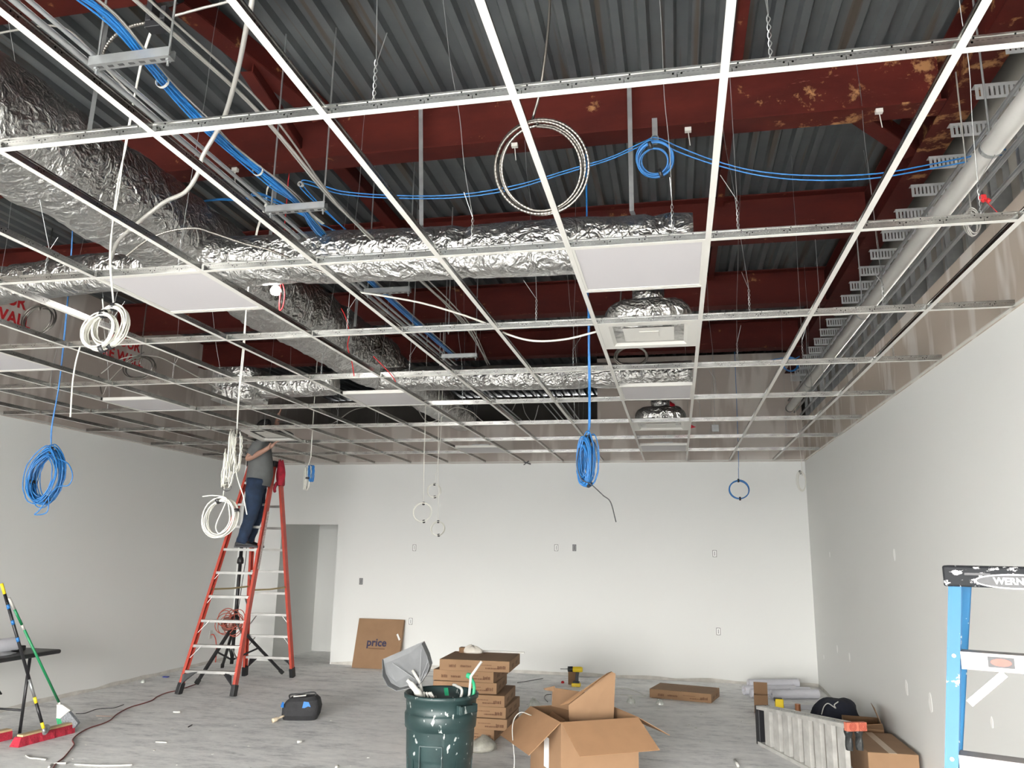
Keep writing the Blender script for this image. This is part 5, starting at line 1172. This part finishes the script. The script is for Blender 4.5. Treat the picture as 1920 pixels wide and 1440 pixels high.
# small open box, tape measure, spool, papers
c = onz(1428, 1337, 0); t = thing('small_open_box', 'small upright open cardboard box beyond the folded ladder', 'cardboard box', c, math.radians(-6))
w_, d_ = .075, .06
for a, b_ in (((-w_, -d_), (w_, -d_)), ((w_, -d_), (w_, d_)), ((w_, d_), (-w_, d_)), ((-w_, d_), (-w_, -d_))):
    MB().slab([(*a, .002), (*b_, .002), (*b_, .20), (*a, .20)], .003, (a[1] - b_[1], b_[0] - a[0], 0)).build('side_panel', M_card2, t, local=True)
MB().slab([(-w_, d_, .20), (w_, d_, .20), (w_, d_ + .01, .32), (-w_, d_ + .01, .32)], .003).build('lid', M_card2, t, local=True)
c = onz(1463, 1340, 0); t = thing('yellow_level_case', 'yellow plastic tool case standing by the small open box', 'tool case', c)
MB().box((c.x - .05, c.y - .04, 0.001), (c.x + .04, c.y + .04, .17)).build('case_body', M_yellow, t, bevel=.012); MB().box((c.x - .06, c.y - .03, .14), (c.x + .03, c.y + .03, .178)).build('cap', M_black, t, bevel=.006)
c = onz(1497, 1345, 0); tag(MB().lathe([(.03, .001), (.03, .14)], c, 20).build('copper_spool', mat('copper_tube', (.42, .18, .09), .4, .4), smooth=False), 'short copper-coloured cylinder between papers and jacket', 'spool')
for lab, a, b_, hh_ in (('loose white sheet of paper on the floor behind folded ladder', onz(1470, 1330, 0), onz(1560, 1332, 0), .02), ('white folded paper beside the copper cylinder', onz(1465, 1350, 0), onz(1492, 1352, 0), .05)):
    mb = MB(); d_ = Vector((0, .2, 0)); mb.slab([a + Vector((0, 0, .002)), b_ + Vector((0, 0, .002)), b_ + d_ + Vector((0, 0, hh_)), a + d_ + Vector((0, 0, hh_))], .002); tag(mb.build('paper_sheet', M_paper), lab, 'paper')
# rolled drawings
for lab, u0, v0, u1, v1, r_, dz, nm in (('white paper roll on the floor, farthest left of the pile', 1395, 1303, 1490, 1301, .055, 0, 1), ('white paper roll lying on top of the pile by the corner', 1404, 1300, 1497, 1299, .055, .06, 2), ('front white paper roll at right of the pile by the corner', 1447, 1311, 1534, 1310, .055, 0, 3), ('short rear white paper roll close to the corner', 1480, 1302, 1518, 1302, .045, 0, 4), ('front left white paper roll of the pile', 1408, 1308, 1440, 1308, .05, 0, 5)):
    a, b_ = onz(u0, v0, 0), onz(u1, v1, 0); a.z = b_.z = r_ + .002 + dz
    d_ = (b_ - a).normalized(); mb = MB().lathe([(r_ * .35, 0), (r_, 0), (r_, (b_ - a).length), (r_ * .35, (b_ - a).length), (r_ * .35, 0)], a, 24, d_)
    tag(mb.build('paper_roll', M_paper, smooth=False), lab, 'paper roll', 'rolled drawings by the back wall')
# drill
t = thing('cordless_drill', 'yellow and black cordless drill standing on the floor at back', 'power drill', (0, 0, 0)); c = onz(1080, 1287, 0); t.location = c
MB().box((-.055, -.04, .0), (.06, .04, .045)).build('battery', M_yellow, t, bevel=.006, local=True); MB().box((-.04, -.038, .045), (.045, .038, .065)).build('battery_top', M_black, t, bevel=.004, local=True)
MB().loft([[Vector((x_ + dx * 1.0, y_, z)) for x_, y_ in ((-.02, -.017), (.022, -.017), (.022, .017), (-.02, .017))] for z, dx in ((.06, .008), (.12, .012), (.18, .02))]).build('handle', M_black, t, bevel=.004, local=True)
MB().lathe([(.02, -.06), (.034, -.05), (.036, .05), (.03, .075)], (.012, 0, .215), 18, (1, 0, 0)).build('motor_housing', M_yellow, t, True, local=True)
MB().lathe([(.034, -.12), (.036, -.06), (.034, -.055)], (.012, 0, .215), 18, (1, 0, 0)).build('chuck', M_black, t, True, local=True)
MB().tube([(-.10, 0, .215), (-.21, 0, .212)], .006, 8).build('drill_bit', M_galv, t, True, local=True)
c2 = c + Vector((-.06, .16, 0)); tag(MB().box((c2.x - .06, c2.y - .05, .002), (c2.x + .07, c2.y + .05, .20)).build('small_carton', M_card2, bevel=.004), 'little brown carton directly behind the drill', 'cardboard box')
tag(MB().lathe([(.02, .001), (.022, .02), (.01, .03)], onz(1055, 1281, 0), 12).build('bottle_cap', M_redink), 'tiny dark red cap on the floor left of the drill', 'cap')

# ================================================================== TRASH CAN with dustpan
c = onz(828, 1297, .74); c.z = 0; R1 = .262
t = thing('trash_can', 'dark green ribbed plastic trash can with white paint spots', 'trash can', c)
M_can = mat('dark_green_plastic', (.010, .028, .028), .45); k_ = NT(M_can); tc_ = k_.n('ShaderNodeTexCoord').outputs['Object']
n_ = k_.noise(tc_, 5, 5, .6); base_ = k_.ramp(n_, [(.3, (.006, .020, .020)), (.7, (.018, .042, .042))])
f_ = k_.ramp(k_.noise(k_.scalevec(tc_, (1, 1, .6)), 30, 2, .4), [(.66, (0, 0, 0)), (.69, (1, 1, 1))]); k_.l(k_.mix(f_, base_, (.38, .40, .38)), k_.b.inputs['Base Color'])
pr_ = [(.205, .002), (.215, .0), (.222, .05), (.236, .30), (.240, .315), (.246, .33), (.250, .50), (.252, .508), (.262, .515), (.268, .60), (.262, .612), (.256, .62), (.262, .705), (.275, .71), (.278, .735), (.268, .742), (.256, .735), (.248, .60), (.236, .4), (.215, .02), (.0, .012)]
MB().lathe([(r_ * R1 / .27, z_) for r_, z_ in pr_], c, 56).build('can_body', M_can, t, True)
for sg, an in ((1, -.55), (-1, -.55)):
    a = an if sg > 0 else PI + an; d_ = Vector((math.cos(a), math.sin(a), 0)); s_ = Vector((-d_.y, d_.x, 0)); p = c + d_ * (R1 * .96) + Vector((0, 0, .66))
    mb = MB(); mb.bar(p - s_ * .075 + d_ * .03, p + s_ * .075 + d_ * .03, .03, .05); mb.bar(p - s_ * .075 - Vector((0, 0, .0)), p - s_ * .075 + d_ * .04, .02, .06); mb.bar(p + s_ * .075, p + s_ * .075 + d_ * .04, .02, .06)
    mb.build('handle', M_can, t, bevel=.006)
for a in (-1.2, -.75, -2.2, -2.7, .2):
    d_ = Vector((math.cos(a), math.sin(a), 0)); MB().bar(c + d_ * .218 + Vector((0, 0, .03)), c + d_ * .238 + Vector((0, 0, .49)), .016, .012, d_).build('rib', M_can, t)
mb = MB(); d_ = Vector((math.cos(-1.55), math.sin(-1.55), 0)); s_ = Vector((-d_.y, d_.x, 0)); p = c + d_ * .238
for q in (-.08, .08): mb.bar(p + s_ * q - d_ * .012 + Vector((0, 0, .18)), p + s_ * q + Vector((0, 0, .42)), .008, .008, d_)
mb.bar(p - s_ * .08 + Vector((0, 0, .42)), p + s_ * .08 + Vector((0, 0, .42)), .008, .008, d_); mb.build('rib', M_can, t)
# dustpan
t = thing('dustpan', 'big grey plastic dustpan scoop sticking out of the trash can', 'dustpan', ony(765, 1250, c.y)); yD = c.y + .02
M_dp = mat('grey_scoop_plastic', (.15, .155, .16), .5, 0, .15, 8)
P4 = [ony(u_, v_, y_) for u_, v_, y_ in ((718, 1236, yD + .05), (796, 1202, yD + .10), (806, 1224, yD + .06), (811, 1243, yD + .03), (806, 1258, yD), (790, 1281, yD - .03), (750, 1290, yD - .05), (733, 1281, yD - .02), (723, 1262, yD + .02))]
bk = MB().slab(P4, .006, (0, -1, .15)).build('scoop_face', M_dp, t)
mb = MB(); cd = ony(766, 1248, yD)
for i in range(1, 8):
    a, b_ = P4[i], P4[i + 1]; o1 = (a - cd).normalized() * .012; mb.slab([a, b_, b_ + Vector((0, -.07, -.012)), a + Vector((0, -.07, -.012))], .004)
mb.slab([P4[8], P4[0], P4[0] + Vector((0, -.02, 0)), P4[8] + Vector((0, -.07, -.01))], .004); mb.build('scoop_rim', M_dp, t)
mb = MB(); kk = ony(787, 1279, yD - .05)
for u_, v_ in ((737, 1243), (791, 1218), (803, 1240)): mb.bar(ony(u_, v_, yD - .0) + Vector((0, -.008, 0)), kk + Vector((0, .0, 0)), .006, .006, (0, 1, 0))
mb.build('rib', M_dp, t)
MB().tube([ony(774, 1257, yD - .02), kk, c + Vector((-.08, .0, .5))], .012, 10).build('grip', M_white, t, True)
# glove / hand-shaped scrap, stick, pipes inside the can
t = thing('white_glove', 'crumpled white work glove hanging on the trash can rim', 'glove', ony(778, 1290, c.y - .1))
g0 = ony(764, 1275, c.y - .12); g1 = ony(785, 1305, c.y - .12)
mb = MB().tube(spline([g0, g0.lerp(g1, .4) + Vector((.01, 0, 0)), g1 + Vector((0, .02, 0)), g1 + Vector((.01, .06, -.08))], 5), [.014] * 3 + [.022] * 5 + [.028] * 8, 10)
for q in (-.02, .0, .018, .03): mb.tube([g1 + Vector((.04 + q, .05, .02)), g1 + Vector((.05 + q * 1.4, .06, -.01)), g1 + Vector((.03 + q, .08, -.08))], .009, 8)
mb.build('glove_body', M_white, t, True)
sp = [c + Vector((.10, -.02, .35)), ony(880, 1302, c.y), ony(883, 1268, c.y + .03), ony(903, 1240, c.y + .05)]
tag(MB().tube([sp[0], sp[1], sp[2], sp[3]], .010, 10).build('bent_plastic_tube', M_white, smooth=True), 'bent white plastic tube sticking out of the trash can', 'tube')
tag(MB().tube(spline([c + Vector((.05, .05, .5)), ony(866, 1300, c.y), ony(856, 1286, c.y + .1), ony(850, 1284, c.y + .15)], 6), .010, 8).build('plastic_strip', M_white, smooth=True), 'white curved strip inside the trash can, by the right rim', 'strip')
tag(MB().bar(ony(838, 1304, c.y + .05), ony(836, 1290, c.y + .12), .03, .004).build('green_strip', mat('green_strip', (.02, .3, .14), .5)), 'green flat strip inside the trash can', 'strip')
tag(MB().tube(spline([c + Vector((.12, 0, .4)), ony(888, 1300, c.y), ony(882, 1270, c.y + .05), ony(876, 1266, c.y + .06)], 5), [.012] * 10 + [.02] * 6, 8).build('green_brush_end', mat('green_strip', (.02, .3, .14), .5), smooth=True), 'green plastic end poking up beside the bent white tube', 'plastic piece')
mb = MB(); rnd = random.Random(11); rg = []
for k in range(6): q = k / 5; rg.append([c + Vector((.225 * (1 - q * .95) * math.cos(a), .225 * (1 - q * .95) * math.sin(a), .60 + .05 * q + .05 * noise.noise(Vector((a * 2, q * 6, 0))))) for a in [2 * PI * i / 30 for i in range(30)]])
tag(mb.loft(rg).build('debris', mat('mixed_debris', (.22, .22, .21), .8, 0, .6, 14), smooth=False), 'heap of scraps filling the trash can', 'debris', None, 'stuff')

# ================================================================== TOOL BAG
c = onz(553, 1352, 0) + Vector((.0, .12, 0)); t = thing('tool_bag', 'open black tool bag with blue patches on the floor', 'tool bag', c, math.radians(14))
rg = []
for z, w_, d_ in ((.001, .17, .10), (.05, .19, .13), (.13, .195, .14), (.19, .17, .12), (.225, .13, .09)):
    rg.append([Vector((w_ * math.copysign(abs(math.cos(a)) ** .5, math.cos(a)) + .02 * (z / .2), d_ * math.copysign(abs(math.sin(a)) ** .5, math.sin(a)), z + .012 * math.cos(a) * (z > .15))) for a in [2 * PI * i / 32 for i in range(32)]])
rg.append([Vector((p.x * .8, p.y * .75, p.z - .02)) for p in rg[-1]])
MB().loft(rg).build('bag_body', mat('black_canvas', (.018, .018, .02), .8, 0, .2, 20, .3, 60), t, False, local=True)
M_bp = mat('bag_blue', (.02, .16, .5), .6)
MB().slab([(.04, -.137, .13), (.13, -.130, .13), (.10, -.122, .185), (.05, -.122, .19)], .004, (0, -1, .2)).build('blue_patch', M_bp, t, local=True)
MB().slab([(-.19, -.09, .13), (-.15, -.135, .13), (-.15, -.125, .18), (-.175, -.09, .18)], .004, (-.7, -.7, .1)).build('blue_patch', M_bp, t, local=True)
MB().tube(spline([(-.12, -.02, .20), (-.12, 0, .235), (0, .01, .245), (.13, .0, .26), (.15, 0, .20)], 6), .008, 8).build('bag_handle', M_black, t, True, local=True)
MB().bar((-.08, -.02, .222), (.05, -.02, .235), .035, .01).build('white_tool', M_white, t, local=True)
p = onz(516, 1355, 0); tag(MB().tube(spline([p + Vector((-.02, -.02, .022)), p + Vector((.0, .02, .03)), p + Vector((.04, .1, .05))], 4), [.022] * 5 + [.012] * 4, 8).build('cloth_scrap', mat('tan_cloth', (.62, .52, .38), .8), smooth=True), 'small tan cloth scrap at left of the tool bag', 'cloth')

# ================================================================== FOLDING TABLE at left
t = thing('folding_table', 'black folding table along the left wall, cut by picture edge', 'table', (-6.45, 4.0, 0))
TZ = .74
MB().box((-6.82, 3.05, TZ - .04), (-6.075, 4.88, TZ)).build('table_top', M_black, t, bevel=.015)
for y0, s_ in ((4.62, 1), (3.35, -1)):
    for sx2 in (-6.72, -6.19):
        MB().tube([(sx2, y0, TZ - .04), (sx2 + (-.06 if sx2 > -6.4 else .06) * 0, y0 + .0, .02)], .014, 10).build('leg', M_blackm, t, True)
    MB().tube([(-6.72, y0, .22), (-6.19, y0, .22)], .010, 8).tube([(-6.45, y0, .35), (-6.45, y0 - s_ * .35, TZ - .04)], .009, 8).build('leg_brace', M_blackm, t, True)
tag(MB().lathe([(.02, 0), (.06, 0), (.065, .9), (.02, .9), (.02, 0)], (-6.36, 3.68, TZ + .068), 24, (.02, 1, 0)).build('paper_roll', M_paper), 'roll of white drawings on the black folding table', 'paper roll')
mb = MB(); rg = [];
for k in range(8): q = k / 7; rg.append([Vector((-6.35 + .16 * s_ , 3.5 + .95 * q, TZ + .003 + max(0, .035 * noise.noise(Vector((s_ * 2, q * 5, 2))) + .012))) for s_ in (-1, -.6, -.2, .2, .6, 1)] + [Vector((-6.35 + .16 * s_, 3.5 + .95 * q, TZ + .001)) for s_ in (1, .2, -.2, -1)])
tag(mb.loft(rg).build('plastic_sheet', M_paper, smooth=True), 'crumpled white sheet on the folding table under the roll', 'plastic sheet')
tag(MB().box((-6.50, 4.50, TZ + .001), (-6.30, 4.68, TZ + .05)).build('black_case', M_black, bevel=.01), 'small black case on the end of folding table', 'case')

# ================================================================== BROOMS
def stick(a, b_, segs, t, r_):
    for (f0, f1, nm, m_) in segs: MB().tube([a.lerp(b_, f0), a.lerp(b_, f1)], r_, 12).build(nm, m_, t, True)
hb = Vector((-5.83, 4.57, .15)); ht = onx(3, 1094, -6.04); hb = onz(84, 1374, .10)
t = thing('push_broom', 'push broom with wide red bristles and black and blue handle', 'broom', Vector((hb.x, hb.y, 0)))
b0, b1 = onz(37, 1401, .0), onz(138, 1374, .0); u_ = (b1 - b0).normalized(); v_ = Vector((-u_.y, u_.x, 0)); b0 = b0 + v_ * .035; b1 = b1 + v_ * .035
stick(ht, hb, ((0, .07, 'handle_cap', M_yellow), (.07, .64, 'handle', M_black), (.64, .76, 'handle_sleeve', M_galv), (.76, .80, 'handle_collar', M_yellow), (.80, .93, 'handle', M_black), (.93, .97, 'handle_collar', M_yellow), (.97, 1, 'socket', M_dgalv)), t, .0135)
for f in (.155, .26, .375): MB().tube([ht.lerp(hb, f - .014), ht.lerp(hb, f + .014)], .0145, 12).build('blue_band', M_blue, t, True)
mc_ = b0.lerp(b1, .5)
MB().bar(b0.lerp(b1, .03) + Vector((0, 0, .085)), b0.lerp(b1, .97) + Vector((0, 0, .085)), .065, .02).build('broom_block', mat('pale_wood', (.55, .40, .22), .6, 0, .1, 14), t, bevel=.004)
mb = MB().tube([hb, Vector((mc_.x, mc_.y, .095))], [.02, .035], 12); mb.build('socket', M_dgalv, t, True)
rg = []
for k in range(16):
    q = k / 15; p = b0.lerp(b1, q); w_ = .038; wb = .05 + .004 * math.sin(k * 2.3)
    rg.append([p + v_ * -w_ + Vector((0, 0, .078)), p - v_ * wb + Vector((0, 0, .003)), p + v_ * wb + Vector((0, 0, .003)), p + v_ * w_ + Vector((0, 0, .078))])
rg[0] = [p - u_ * (.03 if p.z < .05 else 0) for p in rg[0]]
MB().loft(rg).build('bristles', M_redp, t)
# second red broom at the left edge
t = thing('push_broom', 'second red push broom, mostly outside the left edge of picture', 'broom', onz(0, 1398, 0)); b0, b1 = onz(-90, 1412, 0), onz(20, 1386, 0); b0 += v_ * .03; b1 += v_ * .03
MB().bar(b0 + Vector((0, 0, .08)), b1 + Vector((0, 0, .08)), .07, .02).build('broom_block', mat('pale_wood', (.55, .40, .22), .6), t, bevel=.004)
rg = [[p + v_ * -.038 + Vector((0, 0, .072)), p - v_ * .05 + Vector((0, 0, .003)), p + v_ * .05 + Vector((0, 0, .003)), p + v_ * .038 + Vector((0, 0, .072))] for p in [b0.lerp(b1, k / 11) for k in range(12)]]
MB().loft(rg).build('bristles', M_redp, t)
MB().tube([b0.lerp(b1, .5) + Vector((0, 0, .09)), b0.lerp(b1, .5) + Vector((-.35, -.1, 1.2))], .0135, 10).build('handle', M_black, t, True)
# angle broom
gb = onz(113, 1322, .24); gt = onx(17, 1121, -6.08)
t = thing('angle_broom', 'angle broom with green handle and grey bristles leaning by the table', 'broom', Vector((gb.x, gb.y, 0)))
M_gr = mat('green_handle', (.01, .22, .08), .4)
stick(gt, gb, ((0, .10, 'handle_grip', M_white), (.10, .24, 'handle', M_gr), (.24, .285, 'handle_collar', M_white), (.285, .97, 'handle', M_gr), (.97, 1.0, 'handle_collar', M_white)), t, .0115)
yy_ = gb.y
S4 = [ony(a, b_, yy_ - .02) for a, b_ in ((106, 1321), (116, 1321), (132, 1332), (126, 1336), (112, 1348), (105, 1347))]
MB().slab(S4, .045, (0, 1, 0)).build('broom_shroud', M_white, t, bevel=.004)
S5 = [ony(a, b_, yy_ - .015) for a, b_ in ((113, 1346), (127, 1333), (146, 1356), (140, 1364), (122, 1372))]
lowz = min(p.z for p in S5)
MB().slab(S5, .035, (0, 1, 0)).build('bristles', mat('grey_bristle', (.20, .21, .225), .8, 0, .4, 70), t)
S6 = [ony(a, b_, yy_ - .0) for a, b_ in ((105, 1346), (113, 1346), (122, 1372), (112, 1366), (108, 1362))]
MB().slab(S6, .035, (0, 1, 0)).build('bristles', mat('green_bristle', (.03, .3, .12), .8, 0, .3, 70), t)

# ================================================================== CORDS AND DEBRIS ON THE FLOOR
cp = [(95, 1450), (105, 1432), (120, 1420), (134, 1403), (139, 1395), (136, 1388), (142, 1380), (155, 1371), (170, 1364), (192, 1357), (207, 1350), (218, 1340), (235, 1330), (250, 1324), (268, 1319), (285, 1313), (295, 1306), (312, 1299), (330, 1295), (352, 1288), (372, 1281)]
tag(MB().tube(spline([onz(a, b_, .007) for a, b_ in cp], 6), .006, 8).build('extension_cord', mat('dull_red_cord', (.20, .05, .045), .6), smooth=True), 'long dull red extension cord snaking across the floor at left', 'cord')
tag(MB().tube(spline([onz(a, b_, .006) for a, b_ in ((142, 1338), (160, 1337), (180, 1330), (200, 1328), (215, 1327), (232, 1321))], 6), .004, 6).build('thin_cord', M_black, smooth=True), 'thin dark cord on the floor right of the brooms', 'cord')
tag(MB().tube([onz(u_, v_, .006) for u_, v_ in ((180, 1342), (211, 1343))], .004, 6).build('thin_cord', mat('tan_cord', (.4, .3, .25), .7)), 'short straight tan cord scrap near the thin dark cord', 'cord')
strips = [('curled white strip of trim on floor under the push broom', ((48, 1416), (56, 1421), (70, 1422), (86, 1424)), .006), ('thick white strip beside the start of the red cord', ((92, 1438), (100, 1432), (124, 1431)), .008), ('long white strip lying along the bottom edge at left', ((140, 1433), (180, 1435), (220, 1435), (248, 1434)), .006),
          ('short white scrap on the floor before the orange ladder', ((292, 1391), (313, 1392)), .006), ('small white chip between broom and the ladder', ((325, 1335), (338, 1335)), .009), ('bright white straight strip on floor right of the drill', ((1163, 1302), (1211, 1306)), .006), ('curved white strip on floor above the straight one', ((1156, 1290), (1175, 1291), (1195, 1297), (1212, 1304)), .005), ('small curled dark wire left of the open carton', ((1034, 1302), (1024, 1303), (1021, 1309), (1027, 1316)), .004),
          ('dark thin wire near the back wall beside the stack', ((970, 1280), (990, 1277), (1018, 1272)), .004), ('tiny black clip on the floor at left', ((353, 1363), (360, 1359)), .005), ('white scrap before the tool bag on the bare floor', ((557, 1391), (566, 1390)), .01), ('white chip near the bottom edge under the tool bag', ((630, 1439), (634, 1436)), .01), ('pale tape strip on the floor before the folded ladder', ((1378, 1425), (1384, 1436)), .012)]
for lab, pts, r_ in strips:
    q = [onz(a, b_, r_ + .001) for a, b_ in pts]; tag(MB().tube(spline(q, 6) if len(q) > 2 else q, r_, 8).build('scrap_strip', M_black if 'dark' in lab or 'black' in lab else M_white, smooth=True), lab, 'scrap')
tag(MB().box((0, 0, 0), (.07, .05, .012)).build('blue_lid', mat('blue_lid', (.03, .05, .3), .5)), 'tiny blue lid on the floor by the left wall', 'lid').location = onz(311, 1270, .0) + Vector((0, 0, .001))
for lab, u_, v_, s_ in (('crumpled clear plastic ball before the flat carton at back', 1237, 1321, .045), ('crumpled clear plastic cone behind the open carton', 1001, 1325, .07), ('scrap of pale plastic on the floor right of the carton', 1183, 1318, .05), ('small plaster lump on the floor by the left wall', 268, 1280, .03)):
    c = onz(u_, v_, 0); mb = MB(); rg = []
    for k in range(6): q = k / 5; rg.append([c + Vector((s_ * math.cos(a) * math.cos(q * 1.5) * (1 + .3 * noise.noise(Vector((a, q * 3, s_ * 50)))), s_ * math.sin(a) * math.cos(q * 1.5), .001 + s_ * 1.2 * math.sin(q * 1.5) * (1 + .3 * noise.noise(Vector((a * 2, 0, 1)))))) for a in [2 * PI * i / 14 for i in range(14)]])
    tag(mb.loft(rg).build('plastic_scrap', mat('clear_plastic', (.5, .52, .48), .25, 0, .2, 20)), lab, 'plastic')
rnd = random.Random(21); mb = MB()
for k in range(130):
    x_ = rnd.uniform(XL + .2, XR - .2); y_ = rnd.uniform(2.6, 9.6); s_ = rnd.uniform(.003, .009); an = rnd.uniform(0, PI)
    u_, v_ = Vector((math.cos(an), math.sin(an), 0)) * s_ * rnd.uniform(1, 2.5), Vector((-math.sin(an), math.cos(an), 0)) * s_
    p = Vector((x_, y_, .0012)); mb.slab([p - u_ - v_, p + u_ - v_, p + u_ * .6 + v_, p - u_ + v_ * .6], .003, (0, 0, 1))
tag(mb.build('floor_dust', M_white, origin=(0, 0, 0)), 'scattered tiny white chips of plaster over the concrete floor', 'dust', None, 'stuff')
